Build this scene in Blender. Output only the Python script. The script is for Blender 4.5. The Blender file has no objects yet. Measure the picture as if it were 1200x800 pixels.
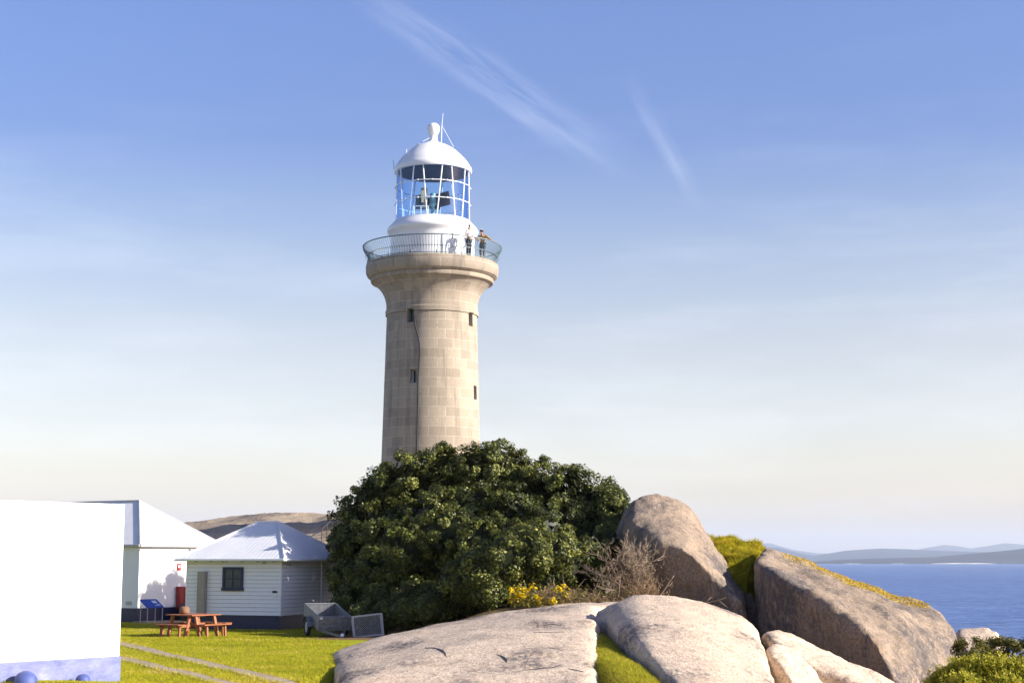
import bpy, bmesh, math, random
import numpy as np
from mathutils import Vector, Matrix, noise, Euler
from mathutils.bvhtree import BVHTree

random.seed(7)
RNG = np.random.default_rng(11)
PI = math.pi
C = bpy.context.scene.collection
SC = bpy.context.scene

# ---------------------------------------------------------------- camera maths
F = 1800.0                        # focal length in pixels of the 1200 px wide photograph
PITCH = math.atan(255.5 / F)
CZ = 24.0                         # eye height above the sea
CT, ST = math.cos(PITCH), math.sin(PITCH)

def ray(px, py):
    u, v = (px - 600) / F, (400 - py) / F
    return Vector((u, CT - v * ST, ST + v * CT))

def P(px, py, Y):
    """world point that stands Y metres away on the sight line of a pixel"""
    d = ray(px, py)
    t = Y / d.y
    return Vector((d.x * t, Y, CZ + d.z * t))

def lerp(a, b, t): return a + (b - a) * t
def smooth(a, b, x):
    t = min(1, max(0, (x - a) / (b - a)))   # also runs downwards when b < a
    return t * t * (3 - 2 * t)

# ---------------------------------------------------------------- terrain height
def ground(x, y):
    h = -2.35 - 0.0105 * (min(max(y, 30), 75) - 30)
    if y < 30: h = lerp(-1.72, -2.35, smooth(0, 30, y))
    d = max(0, x - 4.5)
    h -= 0.03 * d * d + 0.02 * d
    if y < 32 and x < -5: h += .17 * smooth(31.5, 27.5, y) * smooth(-5, -7.5, x)
    # hollow under the flat slabs, bank of soil behind them
    h -= .7 * smooth(-4.2, -3.0, x) * (1 - smooth(5.5, 6.5, x)) * smooth(18, 23, y) * (1 - smooth(44, 47, y)) * (1 - .9 * math.exp(-((x - 2.1) / 1.15) ** 2))
    h -= .9 * smooth(5.6, 6.4, x) * smooth(18, 23, y) * (1 - smooth(44, 48, y))
    h += 1.0 * smooth(-4, 0, x) * (1 - smooth(6, 9, x)) * smooth(48.0, 50.5, y) * (1 - smooth(62, 70, y))
    d = max(0, -x - 32)
    h -= 0.010 * d * d
    d = max(0, y - 78)
    h -= 0.006 * d * d
    d = max(0, -y - 8)
    h -= 0.012 * d * d
    # bank between the two flat slabs
    if 20 < y < 46:
        h += 0.70 * math.exp(-((x - 2.0) / 1.0) ** 2) * smooth(21, 27, y) * (1 - smooth(42, 46, y)) * (0.72 + 0.28 * smooth(30, 41, y))
    h += 0.05 * noise.noise(Vector((x * .25, y * .25, 0))) + 0.02 * noise.noise(Vector((x * .9, y * .9, 3)))
    return CZ + max(h, -CZ - 6)

def G(px, py):
    d = ray(px, py)
    t = 10.0
    for _ in range(60):
        p = Vector((0, 0, CZ)) + d * t
        e = p.z - ground(p.x, p.y)
        t += e / max(0.02, -d.z) * 0.6
    p = Vector((0, 0, CZ)) + d * t
    p.z = ground(p.x, p.y)
    return p

# ---------------------------------------------------------------- materials
def new_mat(name):
    m = bpy.data.materials.new(name); m.use_nodes = True
    nt = m.node_tree
    return m, nt, nt.nodes['Principled BSDF']

def N(nt, typ, **kw):
    n = nt.nodes.new(typ)
    for k, v in kw.items():
        if k.startswith('i_'): n.inputs[k[2:].replace('_', ' ')].default_value = v
        else: setattr(n, k, v)
    return n

def ramp(nt, src, stops):
    r = nt.nodes.new('ShaderNodeValToRGB')
    el = r.color_ramp.elements
    while len(el) > 1: el.remove(el[-1])
    el[0].position = stops[0][0]; el[0].color = (*stops[0][1], 1)
    for p, c in stops[1:]:
        e = el.new(p); e.color = (*c, 1)
    nt.links.new(src, r.inputs[0])
    return r.outputs[0]

def mixc(nt, fac, a, b, mode='MIX'):
    n = nt.nodes.new('ShaderNodeMix'); n.data_type = 'RGBA'; n.blend_type = mode
    for sock, v in ((n.inputs[0], fac), (n.inputs[6], a), (n.inputs[7], b)):
        if hasattr(v, 'links') or hasattr(v, 'is_linked'): nt.links.new(v, sock)
        else: sock.default_value = v if isinstance(v, (int, float)) else (*v, 1)
    return n.outputs[2]

def noise_tex(nt, scale, detail=4, rough=.55, coord='Object', stretch=None):
    tc = nt.nodes.new('ShaderNodeTexCoord')
    src = tc.outputs[coord]
    if stretch:
        mp = nt.nodes.new('ShaderNodeMapping'); mp.inputs['Scale'].default_value = stretch
        nt.links.new(src, mp.inputs[0]); src = mp.outputs[0]
    n = nt.nodes.new('ShaderNodeTexNoise')
    n.inputs['Scale'].default_value = scale; n.inputs['Detail'].default_value = detail; n.inputs['Roughness'].default_value = rough
    nt.links.new(src, n.inputs['Vector'])
    return n.outputs['Fac']

def bump(nt, b, h, strength=.3, dist=.02, prev=None):
    n = nt.nodes.new('ShaderNodeBump'); n.inputs['Strength'].default_value = strength; n.inputs['Distance'].default_value = dist
    nt.links.new(h, n.inputs['Height'])
    if prev is not None: nt.links.new(prev, n.inputs['Normal'])
    nt.links.new(n.outputs[0], b.inputs['Normal'])
    return n.outputs[0]

def paint(name, col, rough=.5, vary=.12, scale=3, metal=0, bumpy=.1):
    m, nt, b = new_mat(name)
    f = noise_tex(nt, scale, 5)
    lo = tuple(c * (1 - vary) for c in col); hi = tuple(min(1, c * (1 + vary)) for c in col)
    nt.links.new(ramp(nt, f, [(.3, lo), (.7, hi)]), b.inputs['Base Color'])
    b.inputs['Roughness'].default_value = rough; b.inputs['Metallic'].default_value = metal
    if bumpy: bump(nt, b, noise_tex(nt, scale * 12, 3), bumpy, .01)
    return m

M = {}
def white_wall():
    m, nt, b = new_mat('white_paint')
    f = noise_tex(nt, .7, 6)
    col = ramp(nt, f, [(.25, (.79, .79, .79)), (.6, (.85, .85, .845))])
    g = noise_tex(nt, 1.5, 6, .6, stretch=(3, 3, .35))
    col = mixc(nt, ramp(nt, g, [(.60, (0, 0, 0)), (.80, (.22, .22, .22))]), col, (.55, .53, .50))
    nt.links.new(col, b.inputs['Base Color']); b.inputs['Roughness'].default_value = .6
    bump(nt, b, noise_tex(nt, 18, 4), .12, .01)
    return m
M['white'] = white_wall()
M['white_metal'] = paint('white_metal', (.78, .79, .80), .35, .04, 2)
M['dome_white'] = paint('dome_white', (.80, .80, .795), .4, .03, 2)
M['navy'] = paint('navy_paint', (.010, .014, .062), .45, .25, 5)
M['grey_metal'] = paint('galvanised', (.19, .20, .215), .45, .3, 9, .35)
M['dark'] = paint('near_black_paint', (.012, .013, .018), .6, .2, 4)  # plain near-black colour for tower panes, conduit and slab cracks
M['iron'] = paint('painted_iron', (.13, .185, .20), .45, .2, 6)
M['rubber'] = paint('rubber', (.02, .02, .02), .8, .2, 6)
M['tan'] = paint('tan_paint', (.30, .275, .23), .5, .1, 4)
M['red'] = paint('red_paint', (.30, .018, .02), .4, .12, 5)
M['blue_panel'] = paint('blue_panel', (.01, .06, .38), .35, .1, 5)
M['sign_white'] = paint('sign_white', (.75, .77, .8), .4, .03, 5)
M['curtain'] = paint('curtain', (.30, .27, .20), .8, .2, 14)
M['tarp'] = paint('dark_tarp', (.010, .013, .032), .5, .4, 4, bumpy=.4)
M['concrete'] = paint('concrete', (.33, .26, .19), .85, .22, 2.5, bumpy=.4)
M['pot_wood'] = paint('stump_wood', (.22, .115, .06), .7, .3, 8, bumpy=.4)
M['ceiling_dark'] = paint('lantern_ceiling', (.020, .022, .034), .5, .15, 3)
M['lamp_tan'] = paint('lamp_tan', (.32, .26, .17), .5, .1, 5)
M['lamp_dark'] = paint('lamp_dark', (.03, .032, .04), .4, .2, 5)
M['lamp_teal'] = paint('lamp_teal', (.20, .36, .38), .4, .1, 5)
M['gutter'] = paint('gutter_grey', (.42, .42, .43), .4, .1, 5)
M['twig'] = paint('bare_twig', (.25, .185, .125), .8, .3, 6)
M['twig_dark'] = paint('dark_limb', (.07, .055, .04), .85, .3, 6)

def wood_mat(name, col):
    m, nt, b = new_mat(name)
    f = noise_tex(nt, 3, 6, .6, stretch=(1.5, 9, 9))
    nt.links.new(ramp(nt, f, [(.3, tuple(c * .6 for c in col)), (.7, col)]), b.inputs['Base Color'])
    b.inputs['Roughness'].default_value = .55
    bump(nt, b, f, .3, .01)
    return m
M['wood'] = wood_mat('stained_timber', (.36, .12, .042))

def blue_band():
    m, nt, b = new_mat('faded_blue_paint')
    f = noise_tex(nt, 1.6, 9, .72, stretch=(1, 1, 2.4))
    nt.links.new(ramp(nt, f, [(.36, (.105, .125, .29)), (.46, (.16, .18, .34)), (.57, (.20, .225, .37)), (.72, (.33, .345, .43))]), b.inputs['Base Color'])
    b.inputs['Roughness'].default_value = .75
    bump(nt, b, noise_tex(nt, 14, 6), .4, .02)
    return m
M['gap_shade'] = paint('gap_shade_grey', (.45, .45, .46), .8, .2, 4)  # darker wall core: shade of the gaps between weatherboards, painted in as grey
M['blue_band'] = blue_band()
M['dome_blue'] = paint('dome_blue', (.05, .075, .25), .6, .35, 3)

def stone_tower():
    m, nt, b = new_mat('tower_granite_blocks')
    uv = N(nt, 'ShaderNodeUVMap', uv_map='UVMap')
    br = N(nt, 'ShaderNodeTexBrick', offset=.5)
    br.inputs['Scale'].default_value = 1; br.inputs['Brick Width'].default_value = .855; br.inputs['Row Height'].default_value = .5
    br.inputs['Mortar Size'].default_value = .014; br.inputs['Mortar Smooth'].default_value = .3
    br.inputs['Bias'].default_value = -.1
    br.inputs['Color1'].default_value = (.37, .31, .232, 1); br.inputs['Color2'].default_value = (.265, .222, .166, 1); br.inputs['Mortar'].default_value = (.48, .42, .335, 1)
    nt.links.new(uv.outputs[0], br.inputs['Vector'])
    n1 = noise_tex(nt, .8, 6, .6)
    n2 = noise_tex(nt, 60, 3)
    n3 = noise_tex(nt, .7, 6, .65, stretch=(3, 3, .35))
    c = mixc(nt, .18, br.outputs['Color'], ramp(nt, n1, [(.3, (.22, .175, .13)), (.7, (.43, .36, .275))]))
    c = mixc(nt, .35, c, ramp(nt, n2, [(.3, (.35, .35, .35)), (.7, (.72, .72, .72))]), 'OVERLAY')
    c = mixc(nt, ramp(nt, n3, [(.50, (0, 0, 0)), (.68, (.6, .6, .6))]), c, (.15, .125, .10))
    n7 = noise_tex(nt, 7, 7, .7)
    c = mixc(nt, ramp(nt, n7, [(.56, (0, 0, 0)), (.68, (.4, .4, .4))]), c, (.13, .11, .09))
    nt.links.new(c, b.inputs['Base Color']); b.inputs['Roughness'].default_value = .9
    inv = N(nt, 'ShaderNodeMath', operation='SUBTRACT'); inv.inputs[0].default_value = 1; nt.links.new(br.outputs['Fac'], inv.inputs[1])
    p = bump(nt, b, inv.outputs[0], .25, .02)
    bump(nt, b, n2, .25, .015, p)
    return m
M['stone'] = stone_tower()

def rock_mat(name, light=(.41, .345, .285), dark=(.27, .225, .185), stain=.5, streak=False):
    m, nt, b = new_mat(name)
    st = (1, 1, .5) if streak else (1, .34, 1)
    n1 = noise_tex(nt, .35, 8, .6, stretch=st)
    n2 = noise_tex(nt, 1.7, 9, .66, stretch=st)
    n3 = noise_tex(nt, 24, 6, .72, stretch=st)
    n4 = noise_tex(nt, .42, 10, .72, stretch=(1, 1, .3) if streak else (1, .4, 1))
    n5 = noise_tex(nt, 5.5, 9, .74, stretch=st)
    c = ramp(nt, n1, [(.3, dark), (.5, tuple(lerp(a, d, .6) for a, d in zip(dark, light))), (.72, light)])
    c = mixc(nt, ramp(nt, n2, [(.40, (0, 0, 0)), (.62, (.6, .6, .6))]), c, tuple(min(1, a * 1.15) for a in light))
    c = mixc(nt, ramp(nt, n4, [(.53, (0, 0, 0)), (.61, (stain, stain, stain))]), c, (.13, .112, .10))
    c = mixc(nt, ramp(nt, n5, [(.54, (0, 0, 0)), (.62, (.65, .65, .65))]), c, tuple(a * .48 for a in light))
    c = mixc(nt, .8, c, ramp(nt, n3, [(.30, (.16, .16, .16)), (.50, (.5, .5, .5)), (.68, (.82, .81, .80))]), 'OVERLAY')
    np_ = noise_tex(nt, .45, 7, .65, stretch=st); nq = noise_tex(nt, 8, 8, .75, stretch=st)
    mk = N(nt, 'ShaderNodeMath', operation='MULTIPLY'); nt.links.new(ramp(nt, np_, [(.50, (0, 0, 0)), (.60, (1, 1, 1))]), mk.inputs[0]); nt.links.new(ramp(nt, nq, [(.42, (0, 0, 0)), (.53, (.9, .9, .9))]), mk.inputs[1])
    c = mixc(nt, mk.outputs[0], c, (.10, .088, .088))
    n6 = noise_tex(nt, .9, 6, .65)
    c = mixc(nt, ramp(nt, n6, [(.58, (0, 0, 0)), (.72, (.32, .32, .32))]), c, (.42, .26, .13))
    nt.links.new(c, b.inputs['Base Color']); b.inputs['Roughness'].default_value = .92
    b.inputs['Specular IOR Level'].default_value = .2
    p = bump(nt, b, n2, .3 if not streak else .6, .05 if not streak else .12)
    p = bump(nt, b, n5, .8, .04 if not streak else .07, p)
    bump(nt, b, n3, .6, .012, p)
    return m
M['slab'] = rock_mat('pale_granite', (.58, .46, .345), (.47, .375, .28), .45)
M['boulder'] = rock_mat('weathered_granite', (.33, .255, .185), (.17, .135, .105), .80, True)
M['hill_rock'] = rock_mat('hill_granite', (.42, .335, .24), (.30, .235, .165), .5)

def leaf_mat(name, stops, rough=.42, trans=.18, tcol=None):
    spec = .28 if rough < .6 else .06
    m, nt, b = new_mat(name)
    at = N(nt, 'ShaderNodeAttribute', attribute_name='tone')
    col = ramp(nt, at.outputs['Fac'], stops)
    nt.links.new(col, b.inputs['Base Color'])
    b.inputs['Roughness'].default_value = rough
    b.inputs['Specular IOR Level'].default_value = spec
    tr = nt.nodes.new('ShaderNodeBsdfTranslucent')
    nt.links.new(mixc(nt, .6, col, tcol or stops[-1][1]), tr.inputs['Color'])
    mx = nt.nodes.new('ShaderNodeMixShader'); mx.inputs[0].default_value = trans
    nt.links.new(b.outputs[0], mx.inputs[1]); nt.links.new(tr.outputs[0], mx.inputs[2])
    nt.links.new(mx.outputs[0], nt.nodes['Material Output'].inputs['Surface'])
    return m
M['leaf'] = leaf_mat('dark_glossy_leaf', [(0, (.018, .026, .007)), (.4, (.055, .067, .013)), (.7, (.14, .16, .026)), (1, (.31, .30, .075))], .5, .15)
M['leaf_bright'] = leaf_mat('bright_leaf', [(0, (.15, .175, .012)), (.6, (.33, .34, .02)), (1, (.50, .46, .05))], .55, .38)
M['leaf_olive'] = leaf_mat('olive_leaf', [(0, (.06, .062, .012)), (.6, (.14, .135, .02)), (1, (.27, .23, .05))], .55, .28)
M['grass'] = leaf_mat('lawn_grass', [(0, (.21, .24, .010)), (.45, (.34, .345, .012)), (.8, (.44, .40, .02)), (1, (.55, .43, .11))], .7, .42)
M['tussock'] = leaf_mat('tussock_grass', [(0, (.20, .22, .012)), (.45, (.42, .41, .018)), (.75, (.56, .46, .03)), (1, (.52, .34, .06))], .7, .4)
M['yellow_grass'] = leaf_mat('golden_ground_cover', [(0, (.36, .25, .03)), (.6, (.56, .38, .035)), (1, (.66, .48, .07))], .8, .15)
M['flower'] = leaf_mat('yellow_flower', [(0, (.50, .33, .01)), (1, (.72, .52, .015))], .6, .25)
M['dry'] = leaf_mat('dry_stems', [(0, (.13, .085, .05)), (.5, (.27, .175, .10)), (1, (.42, .31, .19))], .85, .1)
M['dry_orange'] = leaf_mat('dead_orange_grass', [(0, (.26, .14, .05)), (.6, (.42, .24, .08)), (1, (.55, .36, .14))], .85, .15)

def ground_mat():
    m, nt, b = new_mat('ground_cover')
    at = N(nt, 'ShaderNodeAttribute', attribute_name='lawn')
    n1 = noise_tex(nt, .6, 6, .6); n2 = noise_tex(nt, 14, 5, .7)
    g = ramp(nt, n1, [(.3, (.22, .24, .010)), (.55, (.32, .32, .014)), (.75, (.42, .36, .03))])
    g = mixc(nt, .55, g, ramp(nt, n2, [(.3, (.25, .25, .25)), (.7, (.75, .75, .75))]), 'OVERLAY')
    s = ramp(nt, n2, [(.3, (.10, .065, .03)), (.55, (.22, .135, .06)), (.75, (.30, .20, .09))])
    c = mixc(nt, at.outputs['Fac'], s, g)
    nt.links.new(c, b.inputs['Base Color']); b.inputs['Roughness'].default_value = .95; b.inputs['Specular IOR Level'].default_value = .1
    bump(nt, b, n2, .6, .05)
    return m
M['ground'] = ground_mat()

def sea_mat():
    m, nt, b = new_mat('sea_water')
    n1 = noise_tex(nt, .022, 7, .68, stretch=(.7, 1, 1)); n2 = noise_tex(nt, .10, 6, .7, stretch=(.8, 1, 1)); n3 = noise_tex(nt, .0012, 4, .55, stretch=(.2, 1, 1))
    c = ramp(nt, n3, [(.3, (.028, .075, .23)), (.7, (.05, .11, .30))])
    c = mixc(nt, ramp(nt, n1, [(.40, (0, 0, 0)), (.68, (.9, .9, .9))]), c, (.095, .175, .37))
    c = mixc(nt, ramp(nt, n2, [(.50, (0, 0, 0)), (.66, (.65, .65, .65))]), c, (.20, .28, .46))
    nt.links.new(c, b.inputs['Base Color']); b.inputs['Roughness'].default_value = .38; b.inputs['IOR'].default_value = 1.33
    b.inputs['Specular IOR Level'].default_value = .25
    p = bump(nt, b, n1, .8, 6.0)
    bump(nt, b, n2, .9, .9, p)
    return m
M['sea'] = sea_mat()

def land_mat(name, a, bcol, spots=False):
    m, nt, b = new_mat(name)
    f = noise_tex(nt, .0016, 7, .65)
    c = ramp(nt, f, [(.35, a), (.65, bcol)])
    if spots:
        g = noise_tex(nt, .0011, 5, .6, stretch=(.5, 1, 3))
        c = mixc(nt, ramp(nt, g, [(.60, (0, 0, 0)), (.66, (.8, .8, .8))]), c, (.26, .24, .15))
    nt.links.new(c, b.inputs['Base Color']); b.inputs['Roughness'].default_value = 1
    b.inputs['Specular IOR Level'].default_value = 0
    return m
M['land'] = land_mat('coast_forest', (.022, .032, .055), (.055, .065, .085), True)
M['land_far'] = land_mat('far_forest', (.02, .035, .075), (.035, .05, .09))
M['sand'] = paint('beach_sand', (.58, .54, .47), .95, .05, .01, bumpy=0)

def glass_mat(name, tint, edge=None):
    m, nt, b = new_mat(name)
    t = nt.nodes.new('ShaderNodeBsdfTransparent'); t.inputs[0].default_value = (*tint, 1)
    g = nt.nodes.new('ShaderNodeBsdfGlossy'); g.inputs['Roughness'].default_value = .03
    lw = nt.nodes.new('ShaderNodeFresnel'); lw.inputs['IOR'].default_value = 1.45
    geo = nt.nodes.new('ShaderNodeNewGeometry'); fr = N(nt, 'ShaderNodeMath', operation='SUBTRACT'); fr.inputs[0].default_value = 1; nt.links.new(geo.outputs['Backfacing'], fr.inputs[1])
    fm = N(nt, 'ShaderNodeMath', operation='MULTIPLY'); nt.links.new(lw.outputs[0], fm.inputs[0]); nt.links.new(fr.outputs[0], fm.inputs[1])
    if edge:
        fc = nt.nodes.new('ShaderNodeLayerWeight'); fc.inputs['Blend'].default_value = .35
        nt.links.new(mixc(nt, fc.outputs['Facing'], tint, edge), t.inputs[0])
    mx = nt.nodes.new('ShaderNodeMixShader')
    nt.links.new(fm.outputs[0], mx.inputs[0]); nt.links.new(t.outputs[0], mx.inputs[1]); nt.links.new(g.outputs[0], mx.inputs[2])
    nt.links.new(mx.outputs[0], nt.nodes['Material Output'].inputs['Surface'])
    return m
M['lantern_glass'] = glass_mat('lantern_glass', (.78, .90, .99), (.16, .42, .88))
M['pane'] = glass_mat('window_pane', (.75, .78, .78))

def roof_mat():
    m, nt, b = new_mat('white_corrugated_roof')
    f = noise_tex(nt, .8, 6)
    nt.links.new(ramp(nt, f, [(.3, (.64, .65, .66)), (.7, (.74, .745, .75))]), b.inputs['Base Color']); b.inputs['Roughness'].default_value = .7
    bump(nt, b, noise_tex(nt, 10, 3), .1, .01)
    return m
M['roof'] = roof_mat()
for nm, c in dict(skin=(.42, .23, .14), hair=(.018, .012, .010), shirt_white=(.62, .62, .64), jeans=(.035, .05, .085), mustard=(.34, .20, .025), trousers=(.05, .055, .065), cap=(.7, .7, .68), shoe=(.03, .03, .03), eye=(.01, .01, .01)).items():
    M[nm] = paint(nm + '_mat', c, .7, .15, 9)

# ---------------------------------------------------------------- mesh builder
class MB:
    def __init__(s): s.v = []; s.f = []; s.uv = None; s.mi = []
    def add(s, vs, fs, mi=0):
        o = len(s.v); s.v += [tuple(v) for v in vs]; s.f += [tuple(o + i for i in f) for f in fs]; s.mi += [mi] * len(fs)
        return s
    def box(s, c, size, rot=None, bev=0.0, mi=0):
        bm = bmesh.new(); bmesh.ops.create_cube(bm, size=1)
        for v in bm.verts: v.co = Vector((v.co.x * size[0], v.co.y * size[1], v.co.z * size[2]))
        if bev: bmesh.ops.bevel(bm, geom=bm.edges[:], offset=bev, segments=1, affect='EDGES')
        mt = rot.to_matrix() if isinstance(rot, Euler) else (rot or Matrix.Identity(3))
        bm.verts.index_update()
        s.add([mt @ v.co + Vector(c) for v in bm.verts], [[v.index for v in f.verts] for f in bm.faces], mi); bm.free()
        return s
    def bar(s, a, b, w, h, up=(0, 0, 1), bev=0):
        a, b = Vector(a), Vector(b); d = b - a; z = d.normalized()
        x = Vector(up).cross(z)
        if x.length < 1e-4: x = Vector((1, 0, 0))
        x.normalize(); y = z.cross(x)
        mt = Matrix((x, y, z)).transposed()
        return s.box((a + b) / 2, (w, h, d.length), mt, bev)
    def tube(s, pts, r, n=8, closed=False):
        pts = [Vector(p) for p in pts]; k = len(pts)
        rs = r if hasattr(r, '__len__') else [r] * k
        vs = []; fs = []; prev = None
        for i, p in enumerate(pts):
            if closed: t = (pts[(i + 1) % k] - pts[i - 1]).normalized()
            else: t = (pts[min(i + 1, k - 1)] - pts[max(i - 1, 0)]).normalized()
            a = prev if prev is not None else (Vector((0, 0, 1)) if abs(t.z) < .9 else Vector((1, 0, 0)))
            x = (a - t * a.dot(t)); x = x.normalized() if x.length > 1e-6 else Vector((1, 0, 0)); prev = x; y = t.cross(x)
            for j in range(n):
                an = 2 * PI * j / n
                vs.append(p + (x * math.cos(an) + y * math.sin(an)) * rs[i])
        for i in range(k if closed else k - 1):
            for j in range(n):
                a0 = i * n; b0 = ((i + 1) % k) * n
                fs.append((a0 + j, a0 + (j + 1) % n, b0 + (j + 1) % n, b0 + j))
        if not closed:
            fs.append(tuple(range(n))[::-1]); fs.append(tuple((k - 1) * n + j for j in range(n)))
        return s.add(vs, fs)
    def lathe(s, prof, n=96, uvk=None, center=(0, 0, 0), cap=True):
        cx, cy, cz = center; vs = []; fs = []
        for (r, z) in prof:
            for j in range(n):
                a = 2 * PI * j / n + PI / 2
                vs.append((cx + r * math.cos(a), cy + r * math.sin(a), cz + z))
        o = len(s.v)
        for i in range(len(prof) - 1):
            for j in range(n):
                fs.append((i * n + j, i * n + (j + 1) % n, (i + 1) * n + (j + 1) % n, (i + 1) * n + j))
        if cap:
            fs.append(tuple(range(n))[::-1]); fs.append(tuple((len(prof) - 1) * n + j for j in range(n)))
        return s.add(vs, fs)
    def sphere(s, c, r, u=16, v=10, sc=(1, 1, 1)):
        bm = bmesh.new(); bmesh.ops.create_uvsphere(bm, u_segments=u, v_segments=v, radius=r)
        bm.verts.index_update()
        s.add([Vector((p.co.x * sc[0], p.co.y * sc[1], p.co.z * sc[2])) + Vector(c) for p in bm.verts], [[q.index for q in f.verts] for f in bm.faces]); bm.free()
        return s
    def mesh(s, name):
        me = bpy.data.meshes.new(name); me.from_pydata(s.v, [], s.f); me.update()
        return me
    def build(s, name, mat, parent=None, shade=False, loc=None):
        me = s.mesh(name)
        bm = bmesh.new(); bm.from_mesh(me); bmesh.ops.recalc_face_normals(bm, faces=bm.faces[:]); bm.to_mesh(me); bm.free()
        for mm in (mat if isinstance(mat, list) else [mat]): me.materials.append(mm)
        if isinstance(mat, list):
            for p, i in zip(me.polygons, s.mi): p.material_index = i
        if shade:
            me.shade_smooth()
        return link(name, me, parent, loc)

def link(name, me, parent=None, loc=None):
    o = bpy.data.objects.new(name, me); C.objects.link(o)
    if parent is not None: o.parent = parent
    if loc is not None: o.location = loc
    return o

def auto_smooth(o, deg=35):
    me = o.data; me.shade_smooth()
    bm = bmesh.new(); bm.from_mesh(me)
    for e in bm.edges:
        if len(e.link_faces) == 2 and e.calc_face_angle(0) > math.radians(deg): e.smooth = False
    bm.to_mesh(me); bm.free()

def base_origin(o):
    """puts a top-level mesh's origin at the middle of its base"""
    me = o.data; n = len(me.vertices); a = np.empty(n * 3, np.float32); me.vertices.foreach_get('co', a); a = a.reshape(-1, 3)
    c = np.array([(a[:, 0].min() + a[:, 0].max()) / 2, (a[:, 1].min() + a[:, 1].max()) / 2, a[:, 2].min()], np.float32)
    me.vertices.foreach_set('co', (a - c).ravel()); me.update(); o.location = [float(q) for q in c]

def tag(o, label=None, cat=None, group=None, kind=None):
    if label: o['label'] = label
    if cat: o['category'] = cat
    if group: o['group'] = group
    if kind: o['kind'] = kind
    return o

def empty(name, loc, rz=0, rot=None):
    o = bpy.data.objects.new(name, None); C.objects.link(o); o.location = loc
    o.rotation_euler = rot if rot else (0, 0, rz); o.empty_display_size = .3
    return o

def bake(o):
    dg = bpy.context.evaluated_depsgraph_get(); dg.update()
    me = bpy.data.meshes.new_from_object(o.evaluated_get(dg), preserve_all_data_layers=True, depsgraph=dg)
    o.modifiers.clear(); old = o.data; o.data = me; bpy.data.meshes.remove(old)
    return o

# ---------------------------------------------------------------- quads cloud (leaves, blades)
def cloud_mesh(name, verts, per, tone, mat, parent=None):
    """verts (n*per,3): every per vertices form one face"""
    n = len(verts) // per
    me = bpy.data.meshes.new(name)
    me.vertices.add(n * per); me.vertices.foreach_set('co', np.asarray(verts, np.float32).ravel())
    me.loops.add(n * per); me.loops.foreach_set('vertex_index', np.arange(n * per, dtype=np.int32))
    me.polygons.add(n); me.polygons.foreach_set('loop_start', np.arange(0, n * per, per, dtype=np.int32))
    me.update(calc_edges=True)
    a = me.attributes.new('tone', 'FLOAT', 'POINT'); a.data.foreach_set('value', np.repeat(np.asarray(tone, np.float32), per))
    me.materials.append(mat); me.validate()
    return link(name, me, parent)

def leaves(centers, normals, size, jitter=.6, aspect=.55):
    n = len(centers)
    nn = normals + RNG.normal(0, jitter, (n, 3)); nn /= np.linalg.norm(nn, axis=1)[:, None] + 1e-9
    t = RNG.normal(0, 1, (n, 3)); t -= nn * (t * nn).sum(1)[:, None]; t /= np.linalg.norm(t, axis=1)[:, None] + 1e-9
    b = np.cross(nn, t)
    L = size * RNG.uniform(.7, 1.3, (n, 1)); W = L * aspect
    c = centers
    q = np.stack([c - t * L * .5, c + b * W * .5 + nn * L * .08, c + t * L * .5, c - b * W * .5 + nn * L * .08], 1)
    return q.reshape(-1, 3)

def foliage(lobes, per_lobe, clump_r, per_clump, leaf, seed=1, up=.35, shell=.55):
    """lobes: (center, radius). returns leaf verts and tones"""
    rng = np.random.default_rng(seed)
    Cs = []; Ns = []; T = []
    for c, r in lobes:
        c = np.array(c)
        k = max(6, int(per_lobe))
        d = rng.normal(0, 1, (k, 3)); d /= np.linalg.norm(d, axis=1)[:, None]
        cc = c + d * r * rng.uniform(.78, .98, (k, 1))
        ct = rng.uniform(-.28, .28, k)
        for i in range(k):
            m = per_clump
            e = rng.normal(0, 1, (m, 3)); e /= np.linalg.norm(e, axis=1)[:, None]
            rr = clump_r * rng.uniform(.7, 1.3)
            p = cc[i] + e * rr * np.power(rng.uniform(0, 1, (m, 1)), .45) * np.array([1, 1, .8])
            out = (p - c); out /= np.linalg.norm(out, axis=1)[:, None] + 1e-9
            nrm = e * .55 + out * 1.0 + np.array([0, 0, up])
            Cs.append(p); Ns.append(nrm); T.append(np.clip(.45 + ct[i] + rng.normal(0, .2, m), 0, 1))
    Cs = np.concatenate(Cs); Ns = np.concatenate(Ns); T = np.concatenate(T)
    Ns /= np.linalg.norm(Ns, axis=1)[:, None]
    return leaves(Cs, Ns, leaf, .45), T

def blades(pts, h, w, lean=.5, rng=RNG):
    """one triangle each"""
    n = len(pts); pts = np.asarray(pts)
    a = rng.uniform(0, 2 * PI, n); hh = h * rng.uniform(.55, 1.35, n)
    side = np.stack([np.cos(a), np.sin(a), np.zeros(n)], 1) * (w * rng.uniform(.6, 1.2, n))[:, None]
    ln = rng.normal(0, lean, (n, 3)); ln[:, 2] = 1; ln /= np.linalg.norm(ln, axis=1)[:, None]
    tip = pts + ln * hh[:, None]
    return np.stack([pts - side, pts + side, tip], 1).reshape(-1, 3)

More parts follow.
